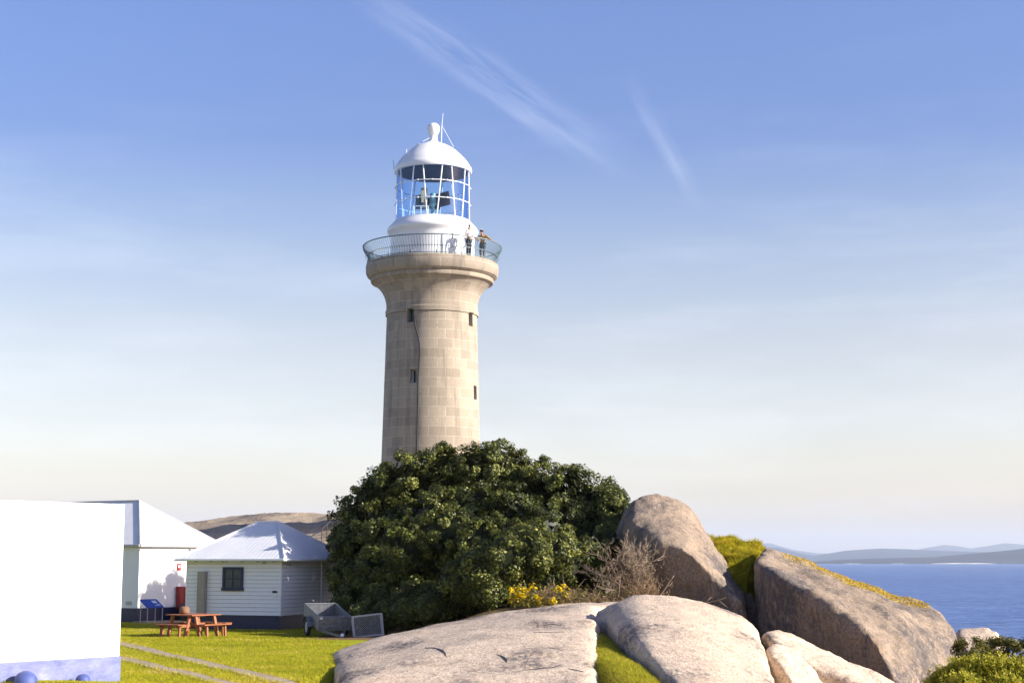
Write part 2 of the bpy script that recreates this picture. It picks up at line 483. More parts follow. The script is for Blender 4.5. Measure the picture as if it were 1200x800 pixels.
# ---------------------------------------------------------------- rocks
ROCK_BVH = {}
def rock(name, pts, mat, voxel=.14, soft=14, amp=.10, scale=.9, seed=0, fine=.02, grooves=0):
    bm = bmesh.new(); extra = []
    groups = pts if isinstance(pts[0], list) else [pts]
    for g in groups[1:]:
        b2 = bmesh.new()
        for p in g: b2.verts.new(p)
        r2 = bmesh.ops.convex_hull(b2, input=b2.verts[:])
        jk = [q for q in r2['geom_interior'] + r2['geom_unused'] if isinstance(q, bmesh.types.BMVert)]
        if jk: bmesh.ops.delete(b2, geom=list(set(jk)), context='VERTS')
        m2 = bpy.data.meshes.new('hull'); b2.to_mesh(m2); b2.free(); extra.append(m2)
    for p in groups[0]: bm.verts.new(p)
    r = bmesh.ops.convex_hull(bm, input=bm.verts[:])
    junk = [g for g in r['geom_interior'] + r['geom_unused'] if isinstance(g, bmesh.types.BMVert)]
    if junk: bmesh.ops.delete(bm, geom=list(set(junk)), context='VERTS')
    for m2 in extra: bm.from_mesh(m2); bpy.data.meshes.remove(m2)
    bmesh.ops.recalc_face_normals(bm, faces=bm.faces[:])
    me = bpy.data.meshes.new(name); bm.to_mesh(me); bm.free()
    o = link(name, me)
    md = o.modifiers.new('r', 'REMESH'); md.mode = 'VOXEL'; md.voxel_size = voxel
    sm = o.modifiers.new('s', 'SMOOTH'); sm.factor = .5; sm.iterations = soft
    bake(o); me = o.data
    nv = len(me.vertices); co = np.empty(nv * 3); no = np.empty(nv * 3)
    me.vertices.foreach_get('co', co); me.vertex_normals.foreach_get('vector', no)
    co = co.reshape(-1, 3); no = no.reshape(-1, 3); out = co.copy()
    off = Vector((seed * 13.7, seed * 7.1, seed * 3.3))
    for i in range(nv):
        p = Vector(co[i])
        q = p * scale + off
        d = amp * noise.fractal(q, 1.0, 2.1, 4) + fine * noise.fractal(p * 4.5 + off, .9, 2.2, 3)
        if grooves:
            g = noise.noise(Vector((p.x * .8, p.y * .8, p.z * .18)) + off)
            d -= grooves * max(0, 1 - abs(g) * 7)
        out[i] += no[i] * d
    me.vertices.foreach_set('co', out.ravel()); me.update()
    me.materials.clear(); me.materials.append(mat); me.shade_smooth()
    ROCK_BVH[o.name] = BVHTree.FromPolygons([tuple(v) for v in out], [tuple(p.vertices) for p in me.polygons])
    base_origin(o)
    return o

def hit(px, py, names=None):
    """nearest rock point on a sight line"""
    d = ray(px, py).normalized(); best = None
    for nme, b in ROCK_BVH.items():
        if names and nme not in names: continue
        h = b.ray_cast(Vector((0, 0, CZ)), d)
        if h[0] is not None and (best is None or h[3] < best[3]): best = h
    return best

def drop(x, y, names):
    z = ground(x, y)
    for nme in names:
        h = ROCK_BVH[nme].ray_cast(Vector((x, y, CZ + 40)), Vector((0, 0, -1)))
        if h[0] is not None: z = max(z, h[0].z)
    return z

PP = lambda lst: [P(*q) for q in lst]
def low(lst, z): return [Vector((p.x, p.y, CZ + z)) for p in (P(*q) for q in lst)]

slab_long = rock('rock_slab', [PP([(440, 745, 47), (500, 733, 48.5), (560, 721, 49.5), (620, 710.5, 50), (670, 705, 50), (698, 703.5, 49),
    (386, 764, 43), (393, 790, 35), (396, 801, 29.5), (400, 806, 26), (560, 802, 26), (696, 802, 26), (711, 802, 29), (689, 734, 42), (698, 768, 36)])
    + low([(384, 780, 41), (392, 815, 25), (560, 815, 25), (706, 815, 25), (440, 745, 51), (685, 705, 54)], -4.5),
    PP([(660, 707, 49.5), (735, 702.5, 49), (745, 706, 46), (690, 716, 45.5), (660, 712, 47)]) + low([(660, 710, 49), (740, 705, 50), (740, 710, 46), (692, 716, 46)], -4)], M['slab'], .14, 9, .08, .35, 1, .016)
tag(slab_long, 'long low granite slab beside the lawn, cracked and stained, below the big bush', 'rock', 'flat granite slabs')
slab_dome = rock('rock_slab', [PP([(708, 722, 42.2), (718, 706, 43.2), (745, 696, 43.5), (790, 697, 43.5), (832, 706, 43.5), (868, 720, 43), (886, 733, 42.5),
    (716, 735, 38.5), (736, 746, 34), (756, 764, 29.8), (773, 783, 27.8), (790, 803, 25.5), (840, 803, 26), (912, 808, 28), (893, 762, 39.5), (899, 788, 35)])
    + low([(704, 730, 41.5), (752, 760, 37), (795, 815, 26), (915, 815, 26), (890, 735, 41.5), (740, 700, 47), (868, 720, 46)], -4.5),
    PP([(691, 727, 42), (698, 715, 42.6), (716, 704, 43.3), (740, 700, 43.5), (702, 733, 41.6), (722, 738, 41), (740, 733, 41)]) + low([(692, 730, 42), (722, 742, 40.8), (740, 705, 44)], -4)], M['slab'], .13, 5, .05, .5, 2, .014)
tag(slab_dome, 'smooth rounded granite dome between the grass strip and the narrow ridged rock', 'rock', 'flat granite slabs')
ridge_rock = rock('rock_ridge', PP([(891, 742, 41.5), (905, 736, 42.5), (926, 740, 42.5), (962, 756, 42), (1002, 776, 41), (1056, 802, 40),
    (905, 750, 40), (935, 768, 39), (975, 790, 38.5), (1040, 815, 38)]) + low([(893, 770, 41), (930, 780, 39), (1060, 815, 38), (1050, 800, 43), (910, 740, 45)], -5), M['slab'], .10, 6, .12, .9, 3, .02)
tag(ridge_rock, 'narrow ridged granite rock in front of the large leaning boulder', 'rock')
lobe_rock = rock('rock_lobe', PP([(897, 756, 38.5), (912, 750, 39), (935, 762, 38.6), (955, 785, 37.8), (975, 812, 37), (905, 770, 37.5), (925, 790, 36.6), (935, 815, 36)])
    + low([(900, 780, 38), (930, 815, 36), (985, 815, 37), (930, 760, 41)], -5), M['slab'], .08, 5, .08, 1.2, 4, .015)
tag(lobe_rock, 'small rounded granite lobe below the narrow ridged rock, beside orange soil', 'rock')
boulder_up = rock('boulder', PP([(716, 640, 57), (722, 610, 58), (738, 608, 54.5), (770, 634, 52.6), (803, 642, 52), (852, 688, 51.4), (873, 708, 51.3),
    (742, 586, 56), (776, 578, 56.8), (798, 585, 57.2), (820, 611, 57.2), (845, 648, 56.6), (870, 689, 55)])
    + low([(738, 720, 55), (790, 730, 53.3), (850, 735, 52.4), (880, 735, 52.4), (750, 720, 61), (885, 720, 59)], -4) + PP([(765, 600, 61), (830, 660, 60)]), M['boulder'], .11, 14, .17, .5, 5, .035, .03)
tag(boulder_up, 'tall granite boulder behind the bare shrub, dark steep face and sunlit shoulder', 'boulder', 'granite boulders')
boulder_big = rock('boulder', PP([(884, 656, 52.2), (908, 672, 50.5), (960, 698, 49), (1002, 722, 48), (1027, 752, 47), (1050, 800, 46.4),
    (895, 641, 54.5), (926, 646, 55.5), (968, 664, 55.5), (1008, 687, 55), (1052, 703, 54.2), (1088, 710, 53), (1105, 720, 52), (1121, 742, 51), (1129, 772, 50), (1125, 805, 49.8)])
    + low([(884, 760, 53), (940, 780, 51.5), (1000, 800, 50), (1045, 810, 48.5), (1126, 805, 50)], -6) + PP([(920, 720, 62), (1095, 745, 59)]), M['boulder'], .12, 14, .19, .5, 6, .035, .035)
tag(boulder_big, 'largest granite boulder, long and leaning, with yellow growth along its top edge', 'boulder', 'granite boulders')
crevice_rock = rock('boulder', PP([(869, 700, 54.4), (880, 692, 54.6), (890, 715, 53.8), (893, 740, 53.2), (868, 735, 53.6)]) + low([(866, 730, 54), (896, 740, 53.4), (880, 700, 58)], -5), M['boulder'], .07, 4, .05, 1.5, 7)
tag(crevice_rock, 'narrow dark upright rock wedged in the gap between two large boulders', 'boulder', 'granite boulders')
shore_rock = rock('boulder', PP([(1116, 742, 72), (1124, 733.5, 72), (1156, 734.5, 72), (1169, 739, 71.5), (1178, 753, 71), (1130, 760, 69), (1170, 765, 69)]) + low([(1110, 760, 70), (1180, 765, 69.5), (1115, 745, 76), (1178, 745, 75)], -15), M['slab'], .14, 5, .10, .9, 8)
tag(shore_rock, 'small pale rounded boulder against the sea, behind the right-hand shrubs', 'boulder', 'granite boulders')
rise = rock('rock_hill', PP([(60, 640, 100), (150, 618, 98), (222, 609.5, 94), (290, 607.5, 92), (345, 604, 91), (375, 599, 91), (400, 598, 90), (505, 606, 88), (620, 615, 88), (720, 640, 88),
    (230, 630, 82), (300, 622, 81), (350, 617, 80), (400, 613, 79), (505, 617, 77.5), (610, 625, 78)])
    + low([(150, 700, 74), (230, 700, 73), (330, 700, 70), (500, 700, 67), (620, 700, 67), (780, 700, 76), (40, 660, 112), (800, 660, 112), (400, 640, 125)], -3.6), M['hill_rock'], .35, 6, .25, .25, 9, .08)
tag(rise, kind='structure'); rise.name = 'rock_hill'

# soil mound that carries the tussock grass between the boulders
mound = rock('grassy_mound', PP([(828, 630, 57), (850, 630, 57.5), (880, 637, 57.5), (897, 647, 57), (838, 650, 55.2), (862, 650, 54.6), (885, 660, 54.8), (862, 684, 54.0), (872, 690, 54.2)])
    + low([(835, 680, 56), (895, 690, 55.5), (840, 680, 62), (900, 680, 62)], -3), M['ground'], .09, 5, .26, 1.7, 10)
mound_name = mound.name

# ---------------------------------------------------------------- terrain sheet
def axis(lo, hi, a, b, fine, coarse):
    v = list(np.arange(lo, a, coarse)) + list(np.arange(a, b, fine)) + list(np.arange(b, hi + coarse, coarse))
    return np.array(v)
xs = axis(-160, 110, -26, 24, .30, 5); ys = axis(-80, 210, 20, 74, .40, 5)
V = [(x, y, ground(x, y)) for y in ys for x in xs]
nx, ny = len(xs), len(ys)
Fc = [(j * nx + i, j * nx + i + 1, (j + 1) * nx + i + 1, (j + 1) * nx + i) for j in range(ny - 1) for i in range(nx - 1)]
me = bpy.data.meshes.new('ground'); me.from_pydata(V, [], Fc); me.update(); me.shade_smooth()
def lawn_mask(x, y):
    n = noise.noise(Vector((x * .5, y * .5, 8))) * 1.2
    m = 1 - smooth(-1.5, 1.0, x + (y - 45) * .06 + n) if y > 44 else 1 - smooth(3.6, 4.4, x + n * .3)
    if x > -8 and y > 50: m *= 1 - smooth(-8, -6, x + n * .5 )
    return m
at = me.attributes.new('lawn', 'FLOAT', 'POINT'); at.data.foreach_set('value', np.array([lawn_mask(v[0], v[1]) for v in V], np.float32))
me.materials.append(M['ground'])
tag(link('ground', me), kind='structure')
at = mound.data.attributes.new('lawn', 'FLOAT', 'POINT'); at.data.foreach_set('value', np.full(len(mound.data.vertices), .85, np.float32))

# ---------------------------------------------------------------- sea and far shore
s = MB(); R = 38000
ring = [(R * math.cos(2 * PI * i / 128), R * math.sin(2 * PI * i / 128), 0) for i in range(128)]
s.add(ring, [tuple(range(128))]); tag(s.build('sea', M['sea']), kind='structure')

def hills(name, D, prof, depth, mat, base_y=None):
    """a range of hills: ridge heights from the profile, sloping down to both sides"""
    pxs = np.arange(prof[0][0], prof[-1][0] + 1, 5)
    ph = np.interp(pxs, [p[0] for p in prof], [p[1] for p in prof])
    rows = [(0, 0), (.25, .35), (.5, .72), (.75, .93), (1, 1.0), (1.6, .6), (2.2, 0)]
    V = []; Fs = []
    for t, k in rows:
        for px, py in zip(pxs, ph):
            y = D + depth * t
            ridge = max(8, P(px, py, D + depth).z)
            x = (px - 600) / F * (y * 1.0)
            wob = noise.fractal(Vector((x / 2500, y / 2500, 0)), 1, 2, 4)
            V.append((x, y + wob * depth * .2, -2 + (ridge + 2) * max(0, k + (.18 * wob if 0 < k < 1 else .03 * wob))))
    n = len(pxs)
    for j in range(len(rows) - 1):
        for i in range(n - 1): Fs.append((j * n + i, j * n + i + 1, (j + 1) * n + i + 1, (j + 1) * n + i))
    b = MB(); b.add(V, Fs); o = b.build(name, mat, shade=True); tag(o, kind='structure'); return o
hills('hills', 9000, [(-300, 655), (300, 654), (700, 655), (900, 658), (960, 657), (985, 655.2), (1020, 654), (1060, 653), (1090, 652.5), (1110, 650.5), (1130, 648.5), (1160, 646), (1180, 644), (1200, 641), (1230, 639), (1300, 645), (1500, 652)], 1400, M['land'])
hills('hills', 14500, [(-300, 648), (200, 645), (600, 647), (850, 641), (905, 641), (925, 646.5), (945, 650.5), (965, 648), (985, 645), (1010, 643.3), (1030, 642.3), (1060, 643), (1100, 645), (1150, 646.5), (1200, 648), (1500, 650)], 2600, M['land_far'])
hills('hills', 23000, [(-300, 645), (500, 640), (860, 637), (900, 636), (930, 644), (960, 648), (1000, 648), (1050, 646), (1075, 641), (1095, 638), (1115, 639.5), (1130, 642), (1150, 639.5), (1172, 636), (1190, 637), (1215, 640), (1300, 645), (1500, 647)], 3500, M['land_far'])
b = MB()
for x0, x1, w in ((1088, 1166, 60), (985, 1010, 25), (1040, 1060, 20)):
    n = 14; top = []; bot = []
    for i in range(n + 1):
        px = lerp(x0, x1, i / n); y = 8930 + 30 * math.sin(i * 1.3); x = (px - 600) / F * y; k = math.sin(PI * i / n) ** .5
        bot.append((x, y, .6)); top.append((x, y + 60, .6 + w * .09 * k + .2))
    b.add(bot + top, [(i, i + 1, n + 2 + i, n + 1 + i) for i in range(n)])
tag(b.build('beach', M['sand']), kind='structure')

# ---------------------------------------------------------------- lighthouse
TY = 80.0
TX = P(506, 400, TY).x
TB = CZ + 1.7                      # base of the tower
lh = empty('lighthouse', (TX, TY, TB))
tag(lh, 'granite lighthouse tower with white lantern room and iron gallery railing', 'lighthouse')
def Lz(py): return P(506, py, TY).z - TB
def Lr(rpx, py):
    d = ray(506, py); return rpx / F * (TY / d.y)
def LP(lst): return [(Lr(r, y), Lz(y)) for (y, r) in lst]

shaft_prof = [(3.05, -.8), (3.02, .3), (2.78, .45)] + [(Lr(r, y), Lz(y)) for y, r in ((545, 58.1), (530, 57.6), (500, 56.7), (470, 55.8), (440, 54.9), (410, 54.0), (390, 53.4), (371, 52.8))]
shaft_prof += LP([(371, 54.3), (366, 54.5), (365, 53.3), (360, 53.4), (356, 53.8), (352, 54.7), (348, 56.1), (344, 58.2), (340, 61), (337, 64), (334.5, 67), (333, 68.5), (332.8, 71.2), (331, 72), (329, 72), (328, 71.3), (327.3, 73), (325.5, 75.8), (322.5, 77.2), (319, 77.5), (314, 77.5), (311.8, 77.1), (311, 76), (311, 30)])
b = MB(); b.lathe(shaft_prof, 144)
tw = b.build('tower', M['stone'], lh)
# uv in metres round the wall
me = tw.data; uvl = me.uv_layers.new(name='UVMap')
for p in me.polygons:
    us = []
    for li in p.loop_indices:
        v = me.vertices[me.loops[li].vertex_index].co
        us.append(math.atan2(-v.x, v.y) / (2 * PI) % 1.0)
    if max(us) - min(us) > .5: us = [u + 1 if u < .5 else u for u in us]
    for u, li in zip(us, p.loop_indices):
        v = me.vertices[me.loops[li].vertex_index].co
        uvl.data[li].uv = (u * 18 * .855, v.z + (0 if abs(v.z) < 99 else 0))
# window openings cut into the stone
def az(px): # angle on the shaft seen at this pixel column
    return math.asin(max(-1, min(1, (px - 506) / 54.5)))
WIN = [(483, 369, .40, .72), (488, 440.5, .40, .72), (553.5, 374, .40, .72), (557, 460, .40, .72)]
cut = MB(); wins = []
for px, py, w, h in WIN:
    a = az(px); r = Lr(54, py)
    shift = r * math.cos(a)
    z = P(px, py, TY - shift).z - TB
    d = Vector((math.sin(a), -math.cos(a), 0)); c = d * (r - .12); c.z = z
    rot = Euler((0, 0, a)); wins.append((a, r, z, w, h))
    cut.box(c, (w, .75, h), rot)
co = cut.build('cutter', M['stone'], lh)
md = tw.modifiers.new('b', 'BOOLEAN'); md.object = co; md.operation = 'DIFFERENCE'; md.solver = 'EXACT'
bake(tw); me_c = co.data; bpy.data.objects.remove(co); bpy.data.meshes.remove(me_c)
auto_smooth(tw, 28)
for i, (a, r, z, w, h) in enumerate(wins):
    d = Vector((math.sin(a), -math.cos(a), 0)); tdir = Vector((math.cos(a), math.sin(a), 0)); rot = Euler((0, 0, a))
    c = d * (r - .36) + Vector((0, 0, z))
    fr = MB()
    for sx in (-1, 1): fr.box(c + tdir * sx * (w / 2 - .03), (.05, .06, h - .01), rot)
    for sz in (-1, 1): fr.box(c + Vector((0, 0, sz * (h / 2 - .03))), (w - .12, .06, .05), rot)
    fr.box(c, (.025, .05, h - .12), rot)
    wo = fr.build('window', M['white_metal'] if i == 1 else M['iron'], tw)
    MB().box(c - d * .025, (w - .02, .012, h - .02), rot).build('pane', M['dark'], wo)
# conduit cable down the shaft
pts = []
for px, py in [(488, 372), (489, 380), (491, 388), (493.5, 396), (495, 404), (495.5, 414), (495, 424), (494, 440), (494, 480), (494, 560), (494, 640)]:
    a = az(px); rr = np.interp(Lz(py), [p[1] for p in shaft_prof[2:11]], [p[0] for p in shaft_prof[2:11]]) + .02
    z = Lz(py) + (rr * math.cos(a)) / TY * (P(506, py, TY).z - CZ) * -1
    pts.append((rr * math.sin(a), -rr * math.cos(a), Lz(py + 6)))
MB().tube(pts, .034, 6).build('conduit', M['dark'], lh, True)

# lantern base, floor, glazing, dome
b = MB(); b.lathe(LP([(311.1, 49), (290, 49), (280, 49), (277, 50.2), (274.5, 52.6), (272.5, 53.6), (270.5, 53.2), (267, 50.5), (263.5, 47), (261.5, 45.2), (260.5, 44.4), (260.5, 20)]), 96)
lb = b.build('lantern_base', M['dome_white'], lh); auto_smooth(lb, 40)
# door on the lantern base, towards the gallery
da = math.radians(24); d = Vector((math.sin(da), -math.cos(da), 0))
zf = Lz(311)
door = MB().box(d * (Lr(49, 300) + .005) + Vector((0, 0, zf + .62)), (.62, .05, 1.2), Euler((0, 0, da)), .01).build('door', M['white_metal'], lb)
MB().sphere(d * (Lr(49, 300) + .05) + Vector((math.cos(da) * .22, math.sin(da) * .22, zf + .6)), .03, 8, 6).build('handle', M['iron'], door)

rg = Lr(42.6, 235); zb, zt = Lz(260.6), Lz(202.8)
b = MB(); n = 64
vs = [(rg * math.cos(2 * PI * j / n), rg * math.sin(2 * PI * j / n), z) for z in (zb + .02, zt - .02) for j in range(n)]
b.add(vs, [(j, (j + 1) % n, n + (j + 1) % n, n + j) for j in range(n)])
b.build('lantern_glass', M['lantern_glass'], lh, True)
frame = empty('lantern_frame', (0, 0, 0)); bpy.data.objects.remove(frame)
b = MB(); nb = 16
def cyl(r, deg, z): a = math.radians(deg); return Vector((r * math.sin(a), -r * math.cos(a), z))
ringo = MB()
for z in (zb + (zt - zb) * .345, zb + (zt - zb) * .69):
    ringo.tube([cyl(rg + .045, 360 * j / 64, z) for j in range(64)], .028, 6, True)
    for k in range(nb):
        ringo.box(cyl(rg + .075, 360 * k / nb + 2.2, z), (.07, .07, .07), Euler((0, 0, math.radians(360 * k / nb))))
ro = ringo.build('glazing_ring', M['white_metal'], lh)
for k in range(nb):
    mid = -31.6 + 22.5 * k; ln = 4.0 if k % 2 == 0 else -3.4
    MB().tube([cyl(rg + .02, mid + ln * t, lerp(zb, zt, (t + 1) / 2)) for t in (-1, -.5, 0, .5, 1)], .033, 6).build('glazing_bar', M['white_metal'], lh)
b = MB(); b.lathe(LP([(203.2, 41), (203.4, 45), (201.5, 45.6), (198, 45.2), (196.5, 43.9), (193, 42), (188, 38.2), (183, 33.3), (178, 27.8), (174.5, 23), (171.5, 17.5), (169.3, 12), (167.8, 8.2), (166.3, 6), (164, 4.9), (160, 4.5), (158.5, 4.6)]), 96)
dome = b.build('dome', M['dome_white'], lh); auto_smooth(dome, 50)
MB().lathe([(Lr(40.9, 203), Lz(203.6)), (.02, Lz(203.0))], 64, cap=True).build('ceiling', M['ceiling_dark'], dome)
b = MB(); b.lathe([(Lr(4.6, 158), Lz(159)), (Lr(6.3, 155), Lz(156)), (Lr(7.4, 152), Lz(152.6)), (Lr(7.5, 150), Lz(150)), (Lr(6.6, 147), Lz(147.4)), (Lr(4.5, 145.4), Lz(145.4)), (Lr(1.5, 144.6), Lz(144.6)), (.005, Lz(144.4))], 32)
ball = b.build('ventilator', M['dome_white'], dome, True)
zc = Lz(162)
MB().bar((-.05, -.1, zc + .05), (-.55, -.25, zc - .25), .07, .02).build('vane', M['white_metal'], dome)
MB().bar((-.95, -.2, Lz(172)), (-.70, -.35, Lz(170.5)), .03, .05).build('step', M['white_metal'], dome)
# antenna and stay
ax = Lr(9.5, 168)
MB().tube([(ax, 0, Lz(169)), (ax + .02, 0, Lz(147)), (ax + .08, 0, Lz(133))], [.02, .018, .012], 6).build('antenna', M['white_metal'], lh)
MB().tube([(ax + .02, 0, Lz(147)), (Lr(24, 172), -.1, Lz(173))], .011, 5).build('stay_wire', M['white_metal'], lh)
MB().tube([(-Lr(45.5, 198), -.1, Lz(200)), (-Lr(46.5, 198), -.1, Lz(188))], .012, 5).build('lightning_rod', M['iron'], lh)
MB().tube([(-Lr(30, 186), -.9, Lz(187)), (-Lr(30, 186), -.9, Lz(180))], .02, 5).build('rod', M['white_metal'], lh)

# the light inside: pedestal, drum and lamp panels
lamp = empty('lamp', (0, 0, zb)); lamp.parent = lh
hgt = Lz(238) - zb
MB().lathe([(.26, 0), (.26, .1), (.10, .2), (.10, hgt - .2), (.2, hgt - .1), (.2, hgt)], 20).build('pedestal', M['lamp_teal'], lamp)
MB().lathe([(.17, hgt), (.19, hgt + .2), (.15, hgt + .5), (.05, hgt + .56)], 20).build('lamp_head', M['lamp_teal'], lamp)
MB().box((-.62, -.1, hgt + .02), (.44, .5, .72), Euler((.1, 0, .5)), .02).build('lamp_housing', M['lamp_dark'], lamp)
MB().box((-.44, -.42, hgt + .32), (.34, .05, .80), Euler((0, 0, .25)), .01).build('reflector_panel', M['lamp_tan'], lamp)
MB().box((.50, -.15, hgt + .15), (.95, .06, .74), Euler((.1, -.12, -.5)), .01).build('lamp_panel', M['lamp_dark'], lamp)
MB().box((.0, .35, hgt + .05), (.8, .06, .6), Euler((.1, 0, .3)), .01).build('lamp_panel', M['lamp_dark'], lamp)
hr = MB(); 
for x0, y0, x1, y1 in ((-.95, -.6, -.2, -.6), (-.95, -.6, -.95, .4)):
    hr.tube([(x0, y0, .75), (x1, y1, .75)], .025, 6); hr.tube([(x0, y0, .4), (x1, y1, .4)], .02, 6)
for x0, y0 in ((-.95, -.6), (-.2, -.6), (-.6, -.6), (-.95, .4)): hr.tube([(x0, y0, 0), (x0, y0, .75)], .025, 6)
hr.build('lamp_rail', M['white_metal'], lamp)

# gallery railing
rail = MB(); rt = Lr(81, 292); zr = zf + .93; rbm = Lr(75.6, 310)
rail.tube([cyl(rt, 360 * j / 120, zr) for j in range(120)], .032, 6, True)
gr = rail.build('gallery_railing', M['iron'], lh)
MB().tube([cyl(rbm, 360 * j / 120, zf + .06) for j in range(120)], .022, 6, True).build('bottom_rail', M['iron'], gr)
MB().tube([cyl(lerp(rbm, rt, .45), 360 * j / 120, zf + .40) for j in range(120)], .012, 6, True).build('middle_ring', M['iron'], gr)
NBAL = 150
prof = [(0, 0), (.0, .12), (-.03, .24), (-.02, .36), (.06, .5), (.17, .66), (.24, .80), (rt - rbm, .93)]
bal = MB(); bal.tube([(0, -(rbm + p[0]), zf + p[1]) for p in prof], .0125, 5)
bal.box((0, -(rbm + .0), zf + .40), (.05, .05, .06)); bme = bal.mesh('baluster'); bme.materials.append(M['iron'])
rest = MB()
order = sorted(range(NBAL), key=lambda k: math.cos(2 * PI * k / NBAL), reverse=True)
for idx, k in enumerate(order):
    a = 2 * PI * k / NBAL
    if idx < 100:
        o = link('baluster', bme, gr); o.rotation_euler = (0, 0, a)
    else:
        mt = Matrix.Rotation(a, 3, 'Z'); rest.add([mt @ Vector(v) for v in bal.v], bal.f)
tag(rest.build('balusters', M['iron'], gr), kind='stuff')
post = MB(); post.box((0, -(rbm + .0), zf + .09), (.07, .07, .18), None, .01); pme = post.mesh('rail_foot'); pme.materials.append(M['iron'])
for k in range(16):
    o = link('rail_foot', pme, gr); o.rotation_euler = (0, 0, 2 * PI * (k + .3) / 16)

# ---------------------------------------------------------------- people on the gallery
def skin_mesh(name, verts, edges, radii, root, mat, parent, sub=1):
    me = bpy.data.meshes.new(name); me.from_pydata(verts, edges, []); me.update()
    o = link(name, me, parent)
    sk = o.modifiers.new('k', 'SKIN'); sk.use_smooth_shade = True; sk.branch_smoothing = .3
    for i, r in enumerate(radii):
        d = me.skin_vertices[0].data[i]
        d.radius = r if hasattr(r, '__len__') else (r, r); d.use_root = (i == root)
    ss = o.modifiers.new('u', 'SUBSURF'); ss.levels = sub; ss.render_levels = sub
    bake(o); o.data.materials.clear(); o.data.materials.append(mat)
    return o

def person(label, loc, rz, pose, cols, tall=1.72, longhair=False, cap=False):
    root = empty('person', loc, rz); tag(root, label, 'person', 'people on the gallery')
    root.scale = (tall / 1.72,) * 3
    J = dict(pelvis=(0, 0, .93), spine=(0, 0, 1.12), chest=(0, 0, 1.32), neck=(0, 0, 1.47), head0=(0, -.01, 1.56), head1=(0, -.02, 1.65),
             hipL=(.09, 0, .88), hipR=(-.09, 0, .88), kneeL=(.10, -.02, .49), kneeR=(-.10, -.01, .49), ankL=(.10, .02, .09), ankR=(-.10, .03, .09), toeL=(.12, -.15, .035), toeR=(-.12, -.14, .035),
             shL=(.18, 0, 1.40), shR=(-.18, 0, 1.40), elL=(.24, .02, 1.13), elR=(-.24, .02, 1.13), wrL=(.24, -.10, .90), wrR=(-.24, -.10, .90))
    J.update(pose)
    J = {k: Vector(v) for k, v in J.items()}
    R = dict(pelvis=(.125, .10), spine=(.12, .09), chest=(.14, .10), neck=.055, head0=(.075, .085), head1=(.078, .09), hipL=.085, hipR=.085, kneeL=.058, kneeR=.058, ankL=.042, ankR=.042, toeL=(.04, .03), toeR=(.04, .03),
             shL=.058, shR=.058, elL=.042, elR=.042, wrL=.028, wrR=.028)
    E = [('pelvis', 'spine'), ('spine', 'chest'), ('chest', 'neck'), ('neck', 'head0'), ('head0', 'head1'), ('pelvis', 'hipL'), ('pelvis', 'hipR'), ('hipL', 'kneeL'), ('hipR', 'kneeR'), ('kneeL', 'ankL'), ('kneeR', 'ankR'), ('ankL', 'toeL'), ('ankR', 'toeR'),
         ('chest', 'shL'), ('chest', 'shR'), ('shL', 'elL'), ('shR', 'elR'), ('elL', 'wrL'), ('elR', 'wrR')]
    names = list(J); V = [J[k] for k in names]; Rl = [R[k] for k in names]; Ed = [(names.index(a), names.index(b)) for a, b in E]
    # nose
    V.append(J['head0'] + Vector((0, -.105, .015))); Rl.append(.016); Ed.append((names.index('head0'), len(V) - 1))
    for sd in 'LR':
        w = J['wr' + sd]; dr = (w - J['el' + sd]).normalized(); sdv = dr.cross(Vector((0, 0, 1)))
        sdv = sdv.normalized() if sdv.length > .1 else Vector((1, 0, 0))
        palm = w + dr * .07; V.append(palm); Rl.append((.035, .02)); pi = len(V) - 1; Ed.append((names.index('wr' + sd), pi))
        for q, (off, ln) in enumerate(((-.028, .07), (-.009, .085), (.010, .08), (.028, .062))):
            a1 = palm + sdv * off + dr * .045; a2 = a1 + dr * ln * .5 + Vector((0, 0, -.012)); 
            V += [a1, a2]; Rl += [.0095, .0085]; Ed += [(pi, len(V) - 2), (len(V) - 2, len(V) - 1)]
        th = w + dr * .03 + sdv * .045; V += [th, th + dr * .035 + sdv * .012]; Rl += [.011, .009]; Ed += [(pi, len(V) - 2), (len(V) - 2, len(V) - 1)]
    body = skin_mesh('body', V, Ed, Rl, names.index('pelvis'), M['skin'], root)
    ev = MB()
    for sx in (-1, 1): ev.sphere(J['head0'] + Vector((sx * .032, -.082, .04)), .012, 8, 6)
    ev.build('eyes', M['eye'], root)
    def cloth(name, keys, edges, grow, mat, extra=None):
        vs = [J[k] if not (extra and k in extra) else extra[k] for k in keys]
        rl = [tuple(x + grow for x in (R[k] if hasattr(R[k], '__len__') else (R[k],) * 2)) for k in keys]
        skin_mesh(name, vs, [(keys.index(a), keys.index(b)) for a, b in edges], rl, 0, mat, root)
    hemL = J['shL'].lerp(J['elL'], .75); hemR = J['shR'].lerp(J['elR'], .75)
    if cols.get('long_sleeve'):
        hemL = J['elL'].lerp(J['wrL'], .8); hemR = J['elR'].lerp(J['wrR'], .8)
        cloth('shirt', ['pelvis', 'spine', 'chest', 'neck', 'shL', 'shR', 'elL', 'elR', 'wrL', 'wrR'], [('pelvis', 'spine'), ('spine', 'chest'), ('chest', 'neck'), ('chest', 'shL'), ('chest', 'shR'), ('shL', 'elL'), ('shR', 'elR'), ('elL', 'wrL'), ('elR', 'wrR')], .018, cols['top'], {'neck': J['chest'].lerp(J['neck'], .55), 'wrL': hemL, 'wrR': hemR})
    else:
        cloth('shirt', ['pelvis', 'spine', 'chest', 'neck', 'shL', 'shR', 'elL', 'elR'], [('pelvis', 'spine'), ('spine', 'chest'), ('chest', 'neck'), ('chest', 'shL'), ('chest', 'shR'), ('shL', 'elL'), ('shR', 'elR')], .022, cols['top'], {'neck': J['chest'].lerp(J['neck'], .55), 'elL': hemL, 'elR': hemR})
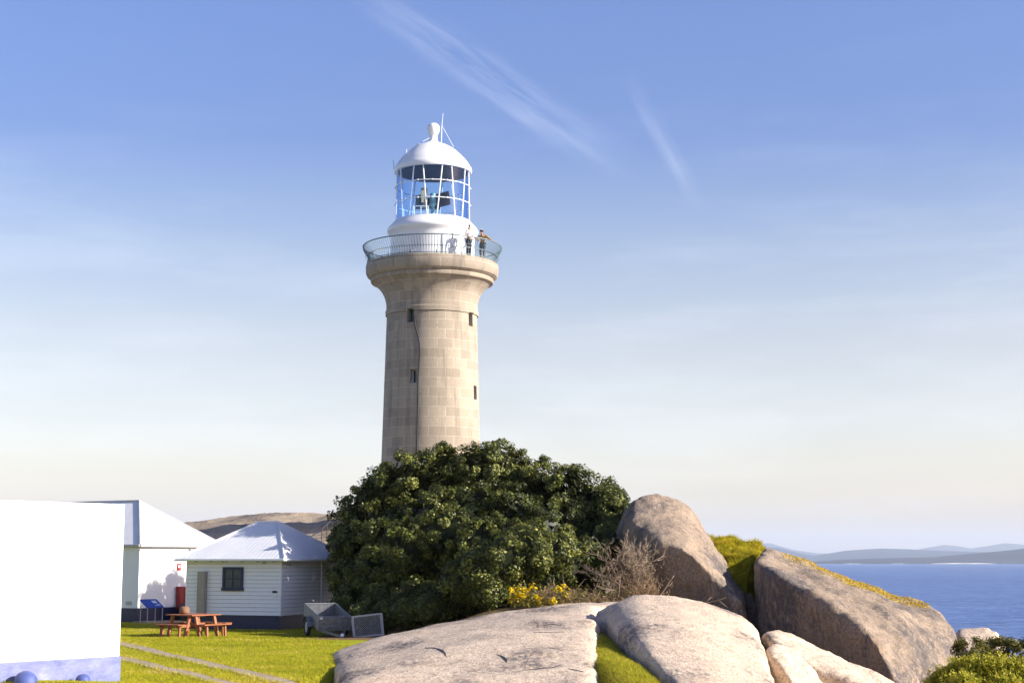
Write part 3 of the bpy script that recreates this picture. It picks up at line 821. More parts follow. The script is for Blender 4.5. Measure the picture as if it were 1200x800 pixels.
    cloth('trousers', ['pelvis', 'hipL', 'hipR', 'kneeL', 'kneeR', 'ankL', 'ankR'], [('pelvis', 'hipL'), ('pelvis', 'hipR'), ('hipL', 'kneeL'), ('hipR', 'kneeR'), ('kneeL', 'ankL'), ('kneeR', 'ankR')], .016, cols['legs'])
    for sd in 'LR':
        skin_mesh('shoe', [J['ank' + sd] + Vector((0, .03, -.045)), J['ank' + sd] + Vector((0, -.06, -.045)), J['toe' + sd]], [(0, 1), (1, 2)], [(.05, .045), (.05, .04), (.048, .034)], 0, M['shoe'], root)
    h = J['head1']; hv = [h + Vector((0, .03, -.02)), h + Vector((0, .015, .055)), h + Vector((0, -.05, .05))]; hr_ = [(.085, .09), (.075, .08), (.06, .05)]
    he = [(0, 1), (1, 2)]
    if longhair:
        hv += [h + Vector((0, .08, -.12)), h + Vector((.02, .11, -.27)), h + Vector((.03, .09, -.40))]; hr_ += [(.09, .07), (.085, .055), (.05, .03)]; he += [(0, 3), (3, 4), (4, 5)]
    skin_mesh('hair', hv, he, hr_, 0, M['hair'], root)
    if cap:
        gl = MB(); gl.tube([h + Vector((-.08, -.03, .075)), h + Vector((-.04, -.085, .085)), h + Vector((.04, -.085, .085)), h + Vector((.08, -.03, .075))], .02, 8)
        gl.build('sunglasses', M['cap'], root)
    return root

fl = TB + zf
a1 = math.radians(43); r1 = 2.93
person('person in a pale t-shirt and dark jeans standing at the gallery railing', (TX + r1 * math.sin(a1), TY - r1 * math.cos(a1), fl), math.radians(58),
       dict(elL=(.26, -.05, 1.14), wrL=(.20, -.30, 1.00), elR=(-.27, .03, 1.13), wrR=(-.20, -.24, .96)), dict(top=M['shirt_white'], legs=M['jeans']), 1.72)
a2 = math.radians(63); r2 = 3.0
person('person with long dark hair in a mustard top leaning on the gallery railing', (TX + r2 * math.sin(a2), TY - r2 * math.cos(a2), fl), math.radians(-18),
       dict(pelvis=(.0, .03, .90), spine=(.01, -.02, 1.08), chest=(.03, -.10, 1.26), neck=(.03, -.16, 1.39), head0=(.02, -.20, 1.47), head1=(.02, -.21, 1.56),
            shL=(.21, -.08, 1.33), shR=(-.14, -.13, 1.33), elL=(.45, -.08, 1.12), wrL=(.62, -.16, 1.02), elR=(-.22, -.22, 1.08), wrR=(-.06, -.40, 1.02)), dict(top=M['mustard'], legs=M['trousers'], long_sleeve=True), 1.66, True, True)

# ---------------------------------------------------------------- buildings: all share one pair of axes
U = Vector((.50, .866, 0)).normalized()          # recedes to the right
W = Vector((-.866, .50, 0)).normalized()         # recedes to the left
AX = math.atan2(U.y, U.x)
US = Vector((.375, .927, 0)).normalized(); WS = Vector((-.927, .375, 0)).normalized(); AXS = math.atan2(US.y, US.x)
# local frame of a building: origin at its near corner, +x along U, +y along W

def hip_roof(x0, y0, x1, y1, z, rise, ridge, over, thick=.05):
    """roof over a rectangle in local axes; ridge runs along y"""
    b = MB(); xm, ym = (x0 + x1) / 2, (y0 + y1) / 2
    a0, a1, b0, b1 = x0 - over, x1 + over, y0 - over, y1 + over
    vs = [(a0, b0, z), (a1, b0, z), (a1, b1, z), (a0, b1, z), (xm, ym - ridge / 2, z + rise), (xm, ym + ridge / 2, z + rise)]
    vs += [(x, y, zz - thick) for x, y, zz in vs]
    b.add(vs, [(0, 1, 4), (1, 2, 5, 4), (2, 3, 5), (3, 0, 4, 5), (7, 6, 10), (8, 7, 10, 11), (9, 8, 11), (6, 9, 11, 10), (0, 6, 7, 1), (1, 7, 8, 2), (2, 8, 9, 3), (3, 9, 6, 0)])
    return b, (xm, ym)

def corrugate(roof_planes, parent, pitch=.19, r=.012, mat=None):
    b = MB()
    for (p0, p1, q0, q1) in roof_planes:   # eave p0->p1, top edge q0->q1
        p0, p1, q0, q1 = map(Vector, (p0, p1, q0, q1)); L = (p1 - p0).length; n = int(L / pitch); e = (p1 - p0).normalized()
        s0 = (q0 - p0).dot(e); s1 = (q1 - p0).dot(e)
        hgt = (q0 - p0) - e * s0
        nrm = e.cross(hgt).normalized()
        if nrm.z < 0: nrm = -nrm
        for i in range(1, n):
            s = L * i / n
            if s < s0: t = s / s0
            elif s > s1: t = (L - s) / (L - s1)
            else: t = 1
            if t < .04: continue
            b.bar(p0 + e * s + nrm * .001, p0 + e * s + hgt * t * .985 + nrm * .001, .022, .008, nrm)
    return b.build('roof_rib', mat or M['roof'], parent)

# --- shed
gz = G(328, 735); D0 = 60.0
c0 = P(328, 735, D0); zg = c0.z
shed = empty('weatherboard_shed', (c0.x, c0.y, zg), AXS)
tag(shed, 'small white weatherboard shed with a hip roof and one navy framed window', 'shed')
SL, SM = 4.25, 5.0
eave = P(328, 656, D0).z - zg; bb = .44
b = MB()
nb_ = int((eave - bb) / .145); 
def board(b, a, c, nrm, z0, h, t=.034):
    a, c, nrm = Vector(a), Vector(c), Vector(nrm)
    z0v = Vector((0, 0, z0)); z1v = Vector((0, 0, z0 + h))
    pts = [a + z0v, c + z0v, c + z0v + nrm * t, a + z0v + nrm * t, a + z1v, c + z1v, c + z1v + nrm * .006, a + z1v + nrm * .006]
    b.add(pts, [(0, 1, 2, 3), (3, 2, 6, 7), (4, 5, 1, 0), (7, 6, 5, 4), (0, 3, 7, 4), (1, 5, 6, 2)])
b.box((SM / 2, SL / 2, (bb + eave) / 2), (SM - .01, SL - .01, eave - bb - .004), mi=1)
hb = (eave - bb) / nb_
for i in range(nb_):
    z0 = bb + i * hb + .016
    board(b, (0, SL, 0), (0, 0, 0), (-1, 0, 0), z0, hb - .016)
    board(b, (0, 0, 0), (SM, 0, 0), (0, -1, 0), z0, hb - .016)
    board(b, (SM, 0, 0), (SM, SL, 0), (1, 0, 0), z0, hb - .016)
    board(b, (SM, SL, 0), (0, SL, 0), (0, 1, 0), z0, hb - .016)
for x, y in ((0, 0), (SM, 0), (0, SL), (SM, SL)):
    b.box((x + (-.012 if x == 0 else .012), y + (-.012 if y == 0 else .012), (bb + eave) / 2), (.06, .06, eave - bb - .01))
sw = b.build('wall', [M['white'], M['gap_shade']], shed)
MB().box((SM / 2, SL / 2, bb / 2 - .3), (SM - .06, SL - .06, bb + .6 - .006)).build('base', M['navy'], shed)
rise_s = P(313, 612, 63.1).z - zg - eave
rf, mid = hip_roof(0, 0, SM, SL, eave + .06, rise_s - .06, .95, .32)
sr = rf.build('roof', M['roof'], shed)
o_, xm, ym = .32, SM / 2, SL / 2; ze, zr_ = eave + .06, eave + rise_s
A = [(-o_, -o_, ze), (SM + o_, -o_, ze), (SM + o_, SL + o_, ze), (-o_, SL + o_, ze)]; T0 = (xm, ym - .475, zr_); T1 = (xm, ym + .475, zr_)
corrugate([(A[3], A[0], T1, T0), (A[0], A[1], T0, T0), (A[1], A[2], T0, T1), (A[2], A[3], T1, T1)], sr)
cap = MB()
for p, q in ((A[0], T0), (A[1], T0), (A[2], T1), (A[3], T1), (T0, T1)): cap.tube([Vector(p) + Vector((0, 0, .02)), Vector(q) + Vector((0, 0, .02))], .045, 6)
cap.build('ridge_cap', M['roof'], sr)
gt = MB(); o2 = o_ + .06
for p, q in (((-o2, -o2), (SM + o2, -o2)), ((-o2, SL + o2), (-o2, -o2))):
    gt.bar((p[0], p[1], ze - .05), (q[0], q[1], ze - .05), .10, .10, bev=.02)
gt.build('gutter', M['white_metal'], sr)
for k in range(6):
    y = SL * (k + .3) / 6
    MB().bar((-.28, y, ze - .10), (-.02, y, ze - .07), .05, .07).build('rafter_end', M['tan'], sr)
def on_front(px, py):  # point on the shed's front wall (x = 0 in local axes) on that sight line
    d = ray(px, py); o = Vector((0, 0, CZ)); nrm = Vector((US.x, US.y, 0))
    t = (c0 - o).dot(nrm) / d.dot(nrm); p = o + d * t - Vector((c0.x, c0.y, zg))
    return p.dot(WS), p.z
yA, zA = on_front(261.5, 691.5); yB, zB = on_front(286, 664)
wy, wz, ww, wh = (yA + yB) / 2, (zA + zB) / 2, abs(yA - yB), abs(zB - zA)
wf = MB(); t = .10
wf.box((-.055, wy + ww / 2 - t / 2, wz), (.07, t, wh)); wf.box((-.055, wy - ww / 2 + t / 2, wz), (.07, t, wh))
wf.box((-.055, wy, wz + wh / 2 - t / 2), (.068, ww - 2 * t, t)); wf.box((-.06, wy, wz - wh / 2 + t / 2), (.09, ww + .06, t * 1.1))
wf.box((-.062, wy, wz), (.03, .03, wh - 2 * t)); wf.box((-.063, wy, wz), (.03, ww - 2 * t, .035))
win = wf.build('window', M['navy'], shed)
MB().box((-.052, wy, wz), (.004, ww - 2 * t + .01, wh - 2 * t + .01)).build('pane', M['pane'], win)
cu = MB(); n = 24
pts = [(-.042 - .004 * math.sin(i * 1.9), wy - ww / 2 + t + (ww - 2 * t) * i / n) for i in range(n + 1)]
cu.add([(x + .0, y, wz - wh / 2 + t) for x, y in pts] + [(x, y, wz + wh / 2 - t) for x, y in pts], [(i, i + 1, n + 2 + i, n + 1 + i) for i in range(n)])
cu.build('curtain', M['curtain'], win)
y1, z1 = on_front(238, 722); y2, z2 = on_front(238, 669)
MB().box((-.13, y1, (z1 + z2) / 2), (.22, .34, z2 - z1), None, .012).build('pipe_cover', M['tan'], shed)
y1, z1 = on_front(322.5, 693); MB().box((-.035, y1, z1), (.03, .20, .09), None, .005).build('wall_plate', M['lamp_dark'], shed)
y1, z1 = on_front(322.5, 700); MB().box((-.03, y1, z1), (.02, .16, .16), None, .004).build('wall_plate', M['white_metal'], shed)
y1, z1 = on_front(310, 659); MB().box((-.05, y1, z1), (.06, .13, .08), None, .01).build('eave_lamp', M['gutter'], shed)
y1, z1 = on_front(262, 657); MB().box((-.06, y1, z1), (.08, .10, .08), None, .01).build('eave_lamp', M['iron'], shed)
MB().box((.55, -.05, eave - .15), (.14, .06, .1), None, .01).build('eave_lamp', M['gutter'], shed)
MB().tube([(SM - 1.9, -.06, bb), (SM - 1.9, -.06, eave)], .035, 8).build('downpipe', M['white_metal'], shed)

# --- white cottage behind the shed
D1 = 70.0
c1 = P(161, 723, D1); zg1 = c1.z; cot = empty('white_cottage', (c1.x, c1.y, zg1), AX)
tag(cot, 'white cottage with a steep hip roof standing behind the weatherboard shed', 'cottage')
CW, CL = 5.56, 11.0; ev1 = P(161, 640, D1).z - zg1
MB().box((CW / 2, CL / 2, ev1 / 2 + .2), (CW, CL, ev1 - .4 - .004)).build('wall', M['white'], cot)
MB().box((CW / 2, CL / 2, -.1), (CW + .02, CL + .02, 1.0)).build('base', M['navy'], cot)
rise1 = P(162, 587, 73.8).z - zg1 - ev1
rf, _ = hip_roof(0, 0, CW, CL, ev1 + .08, rise1 - .08, CL - CW, .10, .06); cr = rf.build('roof', M['roof'], cot)
o_ = .10; ze, zr_ = ev1 + .08, ev1 + rise1; xm, ym = CW / 2, CL / 2; hh = (CL - CW) / 2
A = [(-o_, -o_, ze), (CW + o_, -o_, ze), (CW + o_, CL + o_, ze), (-o_, CL + o_, ze)]; T0 = (xm, ym - hh, zr_); T1 = (xm, ym + hh, zr_)
corrugate([(A[3], A[0], T1, T0), (A[0], A[1], T0, T0), (A[1], A[2], T0, T1)], cr)
cap = MB()
for p, q in ((A[0], T0), (A[1], T0), (T0, T1)): cap.tube([Vector(p) + Vector((0, 0, .02)), Vector(q) + Vector((0, 0, .02))], .05, 6)
cap.build('ridge_cap', M['gutter'], cr)
gt = MB(); o2 = o_ + .07
gt.bar((-o2, -o2, ze - .04), (CW + o2, -o2, ze - .04), .12, .12, bev=.02); gt.bar((-o2, CL, ze - .04), (-o2, -o2, ze - .04), .12, .12, bev=.02)
gt.build('gutter', M['gutter'], cr)
MB().bar((-.02, -.02, ze - .24), (CW, -.02, ze - .24), .03, .06).build('fascia', M['gutter'], cot)
MB().tube([(3.3, -.07, .2), (3.3, -.07, ev1 - .1)], .04, 8).build('downpipe', M['gutter'], cot)
MB().box((-.012, .55, .62), (.03, .34, .16), None, .005).build('wall_vent', M['gutter'], cot)
def on_cot(px, py, off=0):
    d = ray(px, py); o = Vector((0, 0, CZ)); t = (c1 - o).dot(W) / d.dot(W); p = o + d * t
    return p - W * off
# fire hose cabinet on the cottage wall
pc = on_cot(211, 699.5, .14)
fc = empty('fire_hose_cabinet', (pc.x, pc.y, pc.z - .5), AX); tag(fc, 'red fire hose cabinet with white symbols on the cottage wall', 'cabinet')
MB().box((0, 0, .5), (.62, .26, 1.0), None, .02).build('cabinet_box', M['red'], fc)
dr_ = MB().box((.13, -.14, .5), (.30, .02, .92), None, .006).build('door', M['red'], fc)
mk = MB()
for zz, w_ in ((.86, .2), (.68, .14), (.52, .17)): mk.lathe([(w_ * .5, -.004), (w_ * .5, .004)], 14, center=(0, 0, 0))
mk.v = []; mk.f = []; mk.mi = []
for zz, w_ in ((.84, .10), (.66, .075), (.50, .06)):
    mk.add([(.13 + w_ * math.cos(2 * PI * i / 14), -.154, zz + w_ * math.sin(2 * PI * i / 14)) for i in range(14)], [tuple(range(14))])
mk.build('symbol', M['sign_white'], dr_)
pc = on_cot(209.5, 664, .02)
sg = empty('small_red_sign', (pc.x, pc.y, pc.z - .13), AX); tag(sg, 'small red square sign high on the shaded cottage wall', 'sign')
MB().box((0, 0, .13), (.26, .02, .32), None, .004).build('sign_plate', M['red'], sg)
MB().box((0, -.012, .16), (.12, .006, .12)).build('symbol', M['sign_white'], sg)

# --- large white building at the left
D2 = 30.0
c2 = P(139.5, 797, D2); zg2 = c2.z; U2 = Vector((.63, .777, 0)).normalized()
wb = empty('white_rendered_building', (c2.x, c2.y, zg2), math.atan2(U2.y, U2.x)); tag(wb, 'large plain white rendered building with a faded blue painted base', 'building')
top2 = P(146, 590.5, D2).z - zg2; bl = P(139.5, 768.5, D2).z - zg2
MB().box((-5.5, 3.0, (top2 + bl) / 2), (11, 6, top2 - bl), None, .015).build('wall', M['white'], wb)
bs = MB(); bs.box((-5.495, 2.995, bl / 2 - .4), (11.03, 6.03, bl + .8 - .004), None, .012).build('painted_base', M['blue_band'], wb)
pv = []
vt = MB()
for k in range(3): vt.box((-.62, -.012, 1.02 - k * .11), (.5, .03, .028))
vt.build('wall_vent', M['white'], wb)
def dome_thing(px, r, h, label):
    g = None
    d = ray(px, 798); n2 = Vector((-U2.y, U2.x, 0)); o = Vector((0, 0, CZ)); t = (c2 - n2 * .28 - o).dot(n2) / d.dot(n2); p = o + d * t
    e = empty('blue_drain_cover', (p.x, p.y, ground(p.x, p.y) - .02)); tag(e, label, 'drain cover', 'blue drain covers')
    MB().lathe([(r, -.2), (r, .02)] + [(r * math.cos(k * PI / 16), .02 + h * math.sin(k * PI / 16)) for k in range(1, 8)] + [(.01, .02 + h)], 28).build('dome_shell', M['dome_blue'], e, True)
    return e
e = dome_thing(30, .215, .22, 'bigger blue domed drain cover at the base of the white building'); e.location.z = ground(e.location.x, e.location.y) - .03
e = dome_thing(97, .135, .12, 'smaller blue domed drain cover near the corner of the white building'); e.location.z = ground(e.location.x, e.location.y) + .02

# concrete apron along the cottage and by the building corner
def sheet(name, pts, mat, th=.03, sub=14):
    """a paved strip: pts are (left, right) ground pairs"""
    b = MB(); V = []; 
    for (a, c) in pts:
        for q in (a, c): V.append((q[0], q[1], ground(q[0], q[1]) + th))
        for q in (a, c): V.append((q[0], q[1], ground(q[0], q[1]) - .2))
    Fs = []
    for i in range(len(pts) - 1):
        o = i * 4; Fs += [(o, o + 1, o + 5, o + 4), (o + 1, o + 3, o + 7, o + 5), (o + 2, o, o + 4, o + 6)]
    n = (len(pts) - 1) * 4; Fs += [(0, 2, 3, 1), (n, n + 1, n + 3, n + 2)]
    b.add(V, Fs); return tag(b.build(name, mat), kind='structure')
def track(pa, pb, w):
    a, c = G(*pa), G(*pb); d = (c - a); d.z = 0; d.normalize(); nr = Vector((-d.y, d.x, 0))
    a = a - d * 14; c = c + d * 14; n = 60; out = []
    for i in range(n + 1):
        p = a.lerp(c, i / n); wv = w * (1 + .10 * noise.noise(Vector((i * .7, w, 0)))); off = .05 * noise.noise(Vector((i * .3, 5, w)))
        out.append(((p + nr * (wv / 2 + off)), (p - nr * (wv / 2 - off))))
    return out
TR = [track((150, 756), (338, 800), .50), track((150, 773), (262, 800), .42)]
for tks in TR: sheet('path', tks, M['concrete'], .02)
aw = []
for i in range(9):
    p = c1 + U * (i * .6 - .3) - W * .02; q = p - W * .9; aw.append((q, p))
sheet('pavement', aw, M['concrete'], .05)

# ---------------------------------------------------------------- things on the lawn
# information panel
gp = P(177, 731, 67.6); gp.z = ground(gp.x, gp.y)
ib = empty('information_panel', gp, AX - .15); tag(ib, 'sloping blue information panel on four thin legs by the cottage', 'information board')
sl = Euler((math.radians(32), 0, 0))
MB().box((0, 0, .86), (.92, .66, .03), sl, .005).build('panel', M['blue_panel'], ib)
pm = sl.to_matrix(); gl = MB()
for (u_, v_, w_, h_) in ((.20, .10, .24, .20), (.28, -.10, .2, .05), (.20, -.18, .3, .03)):
    gl.box(pm @ Vector((u_, v_, .018)) + Vector((0, 0, .86)), (w_, h_, .004), sl)
gl.build('printed_text', M['sign_white'], ib)
for sx in (-.4, .4):
    for sy in (-.24, .24): MB().tube([(sx, sy, -.1), (sx, sy, .84 + sy * .62)], .022, 6).build('leg', M['gutter'], ib)

# dark wrapped stack
st = c1 + U * 2.9 - W * .75; zst = ground(st.x, st.y)
tp = []
for i in range(40):
    a = random.uniform(0, 2 * PI); tp.append(st + U * (1.15 * math.cos(a) * random.uniform(.8, 1)) + W * (.32 * math.sin(a)) + Vector((0, 0, zst - st.z + random.choice([-.1, .55, .72, .8]))))
stk = rock('covered_stack', tp, M['tarp'], .05, 3, .07, 2.5, 21, .02); tag(stk, 'long low stack under a dark blue cover against the cottage wall', 'covered stack')
ROCK_BVH.pop('covered_stack', None)

# square picnic table with four benches
gp = P(226, 745, 54.2); gp.z = ground(gp.x, gp.y)
pt = empty('picnic_table', gp, AX - .10); tag(pt, 'square reddish timber picnic table with attached benches on the lawn', 'picnic table')
b = MB()
for k in range(9): b.box((0, -.60 + k * .15, .75), (1.36, .138, .04), None, .006)
b.build('tabletop', M['wood'], pt)
for q in range(4):
    mt = Matrix.Rotation(q * PI / 2, 3, 'Z'); ra = Euler((0, 0, q * PI / 2))
    b = MB()
    for k in (0, 1): b.box(mt @ Vector((0, -1.02 - k * .155, .44)), (1.25, .145, .04), ra, .006)
    b.build('bench', M['wood'], pt)
    for sx in (-.42, .42):
        b = MB(); b.bar(mt @ Vector((sx, -.56, .73)), mt @ Vector((sx, -.78, -.05)), .09, .09); b.bar(mt @ Vector((sx, -.3, .40)), mt @ Vector((sx, -1.17, .40)), .045, .09)
        b.bar(mt @ Vector((sx + .07, -1.05, .42)), mt @ Vector((sx + .07, -1.09, -.05)), .07, .07)
        b.build('leg', M['wood'], pt)
wp = gp + Vector((-.33, .05, .771))
pot = MB().lathe([(.14, 0), (.175, .06), (.185, .14), (.165, .22), (.11, .265), (.02, .27)], 24).build('wooden_pot', M['pot_wood'], None, True)
pot.location = wp; tag(pot, 'round brown pot standing on the picnic table', 'pot')

# box trailer, nose down on its drawbar
gp = P(392, 741, 53.5); gp.z = ground(gp.x, gp.y)
tl = empty('box_trailer', gp, math.atan2(-.93, .37)); tag(tl, 'grey galvanised box trailer resting on its drawbar by the shed', 'trailer')
# local +x is forward (towards the drawbar); the body pitches nose down
tilt = Euler((0, math.radians(11), 0)).to_matrix()
piv = Vector((-1.05, 0, .42))
def tz(v): return tilt @ (Vector(v)) + piv
def tbox(c, sz): return MB().box(tz(c), sz, tilt)
L_, w_, h_ = 2.1, 1.12, .42
tbox((0, 0, 0), (L_, w_, .04)).build('floor_pan', M['grey_metal'], tl)
for sy in (-1, 1):
    sd = tbox((0, sy * w_ / 2, h_ / 2 + .02), (L_, .03, h_)).build('side_panel', M['grey_metal'], tl)
    MB().tube([tz((-L_ / 2, sy * w_ / 2, h_ + .04)), tz((L_ / 2, sy * w_ / 2, h_ + .04))], .022, 8).build('top_rail', M['grey_metal'], sd)
for sx in (-1, 1):
    sd = tbox((sx * L_ / 2, 0, h_ / 2 + .02), (.03, w_ - .04, h_)).build('end_panel', M['grey_metal'], tl)
    MB().tube([tz((sx * L_ / 2, -w_ / 2, h_ + .041)), tz((sx * L_ / 2, w_ / 2, h_ + .041))], .022, 8).build('top_rail', M['grey_metal'], sd)
    for zz in (.14, .28): tbox((sx * (L_ / 2 + .022), 0, zz), (.016, w_ - .1, .03)).build('rib', M['grey_metal'], sd)
tip = Vector((.95, 0, .06))
for sy in (-1, 1): MB().bar(tz((L_ / 2 - .3, sy * .46, -.05)), tip + Vector((0, sy * .04, 0)), .07, .07).build('drawbar', M['grey_metal'], tl)
MB().sphere(tip + Vector((.04, 0, .03)), .07, 10, 8).build('coupling', M['sign_white'], tl)
MB().box(tz((L_ / 2 + .02, -w_ / 2 + .06, h_ + .0)), (.05, .10, .06), tilt, .01).build('latch', M['sign_white'], tl)
for sy in (-1, 1):
    wc = piv + Vector((0, sy * (w_ / 2 + .12), -.12))
    ty = MB(); ty.tube([wc + Vector((.24 * math.cos(k * PI / 12), 0, .24 * math.sin(k * PI / 12))) for k in range(24)], .07, 10, True)
    wo = empty('wheel', (0, 0, 0)); wo.parent = tl
    ty.build('tyre', M['rubber'], wo, True)
    MB().tube([wc + Vector((0, -.05, 0)), wc + Vector((0, .05, 0))], .18, 18).build('rim', M['gutter'], wo)
    MB().tube([wc + Vector((.36 * math.cos(k * PI / 10), 0, .30 * math.sin(k * PI / 10) + .06)) for k in range(11)], .012, 6).build('mudguard_edge', M['grey_metal'], tl)
    mg = MB(); pts = [(.36 * math.cos(k * PI / 10), .34 * math.sin(k * PI / 10) + .03) for k in range(11)]
    mg.add([wc + Vector((x, -.11, z)) for x, z in pts] + [wc + Vector((x, .11, z)) for x, z in pts], [(k, k + 1, 12 + k, 11 + k) for k in range(10)])
    mg.build('mudguard', M['grey_metal'], tl)
MB().tube([piv + Vector((0, -w_ / 2 - .1, -.12)), piv + Vector((0, w_ / 2 + .1, -.12))], .03, 8).build('axle', M['iron'], tl)

# wire cage beside the trailer
gp = P(432, 741, 53.2); gp.z = ground(gp.x, gp.y)
gp.z = max(gp.z, drop(gp.x, gp.y, [slab_long.name]) - .02)
cg = empty('wire_cage', gp, 0, (math.radians(-4), math.radians(-6), math.radians(10))); tag(cg, 'grey wire mesh cage standing beside the box trailer', 'cage')
cw, cd, ch = .98, .62, .72
fr = MB(); cs = [(sx * cw / 2, sy * cd / 2) for sx, sy in ((-1, -1), (1, -1), (1, 1), (-1, 1))]
for i in range(4):
    p, q = cs[i], cs[(i + 1) % 4]
    for zz in (.02, ch): fr.bar((p[0], p[1], zz), (q[0], q[1], zz), .045, .045)
    fr.bar((p[0], p[1], .0425), (p[0], p[1], ch - .0225), .04, .04)
fr.build('frame', M['gutter'], cg)
def mesh_panel(a, ex, ez, Lx, Lz_, step=.075):
    b = MB(); a, ex, ez = Vector(a), Vector(ex), Vector(ez)
    for s_ in (1, -1):
        k = -Lz_
        while k < Lx:
            if s_ == 1: x0, z0, x1, z1 = k, 0, k + Lz_, Lz_
            else: x0, z0, x1, z1 = k, Lz_, k + Lz_, 0
            def clip(xa, za, xb, zb):
                if xa < 0: t = (0 - xa) / (xb - xa); xa, za = 0, za + (zb - za) * t
                if xb > Lx: t = (Lx - xa) / (xb - xa); xb, zb = Lx, za + (zb - za) * t
                return xa, za, xb, zb
            xa, za, xb, zb = clip(x0, z0, x1, z1)
            if xb - xa > .03: b.tube([a + ex * xa + ez * za, a + ex * xb + ez * zb], .005, 4)
            k += step
    return b
mesh_panel((-cw / 2, -cd / 2, .02), (1, 0, 0), (0, 0, 1), cw, ch - .02).build('front_mesh', M['gutter'], cg)
mesh_panel((cw / 2, -cd / 2, .02), (0, 1, 0), (0, 0, 1), cd, ch - .02).build('side_mesh', M['gutter'], cg)
MB().box((0, 0, .05), (cw - .06, cd - .06, .02)).build('cage_floor', M['grey_metal'], cg)

# handrail on the rise behind the shed
b = MB(); hp = []
for i, (px, py) in enumerate([(377, 638), (383, 633), (389, 628), (395, 624), (402, 620)]):
    h = hit(px, py, ['rock_hill']); hp.append(h[0] if h else P(px, py, 76))
rl = empty('handrail', hp[0]); tag(rl, 'dark handrail on the rocky rise between the shed and the bush', 'handrail')
for q in hp: MB().tube([q - hp[0] - Vector((0, 0, .2)), q - hp[0] + Vector((0, 0, .8))], .024, 6).build('post', M['twig_dark'], rl)
for zz in (.8, .45): MB().tube([q - hp[0] + Vector((0, 0, zz)) for q in hp], .02, 6).build('rail', M['twig_dark'], rl)

# ---------------------------------------------------------------- plants
def limb_mesh(base, tips, r0, seed, n=6):
    rng = random.Random(seed); b = MB()
    for t in tips:
        a, c = Vector(base), Vector(t); k = 7; pts = []
        for i in range(k):
            s = i / (k - 1); p = a.lerp(c, s); p += Vector((rng.uniform(-1, 1), rng.uniform(-1, 1), rng.uniform(-.4, .6))) * .12 * math.sin(PI * s) * (c - a).length * .35
            pts.append(p)
        b.tube(pts, [r0 * (1 - .85 * i / (k - 1)) for i in range(k)], n)
    return b

LB = [  # px, py, radius px, depth
    (424, 603, 40, 62), (462, 578, 42, 62), (480, 563, 38, 61.5), (522, 554, 39, 62), (562, 549, 38, 61.5), (674, 574, 30, 60.5), (587, 548, 36, 62), (622, 564, 37, 61.5), (652, 580, 38, 61), (704, 592, 33, 60.5), (707, 622, 31, 60), (688, 640, 32, 59),
    (410, 640, 27, 61), (452, 622, 42, 60), (505, 608, 43, 59.5), (552, 602, 42, 59.5), (598, 605, 40, 59.5), (642, 618, 38, 59), (676, 622, 33, 59.5),
    (405, 678, 21, 60), (440, 672, 35, 58.5), (484, 664, 38, 57.8), (530, 655, 40, 57.5), (568, 658, 36, 57.5), (610, 655, 34, 57.5), (650, 652, 28, 57.8),
    (413, 708, 22, 58), (448, 708, 25, 56), (490, 704, 28, 54.8), (533, 698, 28, 53.8), (570, 690, 26, 53.2), (600, 682, 24, 53), (630, 672, 24, 53), (660, 662, 24, 53.5), (685, 655, 26, 54.5), (708, 645, 26, 56), (720, 625, 24, 58),
    (425, 722, 15, 55.5), (452, 722, 15, 54.8), (478, 717, 15, 54), (400, 716, 14, 57.5), (508, 713, 16, 53.2),
    (722, 602, 20, 58.5), (726, 625, 19, 58), (722, 650, 18, 57), (716, 588, 18, 59.5),
    (655, 690, 18, 54.5), (690, 682, 20, 55.5), (720, 668, 20, 56.5), (560, 640, 34, 55.5), (605, 640, 34, 55), (640, 635, 34, 55.5), (480, 640, 34, 56.5), (520, 625, 36, 56.5),
    (450, 605, 48, 65), (530, 585, 48, 65.5), (610, 592, 50, 65), (680, 615, 42, 63.5), (500, 640, 50, 62), (590, 640, 50, 62), (650, 640, 40, 61.5), (440, 665, 40, 63),
    (412, 640, 32, 67), (436, 610, 40, 68), (465, 580, 40, 68.5), (495, 566, 38, 69), (525, 562, 40, 69.5), (430, 670, 40, 66), (555, 556, 36, 68),  (520, 610, 44, 69), (560, 600, 40, 67), (480, 630, 44, 67),
    (562, 668, 26, 52), (592, 655, 28, 51.8), (622, 648, 26, 52), (650, 645, 22, 52.5), (540, 680, 22, 52.3), (575, 690, 20, 51.8), (610, 640, 26, 53), (560, 575, 36, 65), (600, 570, 36, 65.5), (500, 575, 36, 65)]
lobes = [(tuple(P(px, py, D)), r / F * D * .93) for px, py, r, D in LB]
ov, ot = foliage(lobes, 44, .27, 150, .118, 5, .3)
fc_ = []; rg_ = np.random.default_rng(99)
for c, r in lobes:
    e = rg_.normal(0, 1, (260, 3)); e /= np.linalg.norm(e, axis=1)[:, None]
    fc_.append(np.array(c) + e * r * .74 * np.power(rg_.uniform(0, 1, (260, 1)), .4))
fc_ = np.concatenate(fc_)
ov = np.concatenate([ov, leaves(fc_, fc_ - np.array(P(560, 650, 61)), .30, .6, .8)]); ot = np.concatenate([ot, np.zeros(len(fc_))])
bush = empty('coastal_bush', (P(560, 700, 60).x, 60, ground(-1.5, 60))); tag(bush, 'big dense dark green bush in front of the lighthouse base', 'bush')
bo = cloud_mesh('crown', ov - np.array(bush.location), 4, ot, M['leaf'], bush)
tips = [Vector(c) - Vector(bush.location) for c, r in lobes]
limb_mesh((0, .8, -.3), tips, .16, 3).build('trunk', M['twig_dark'], bush, True)

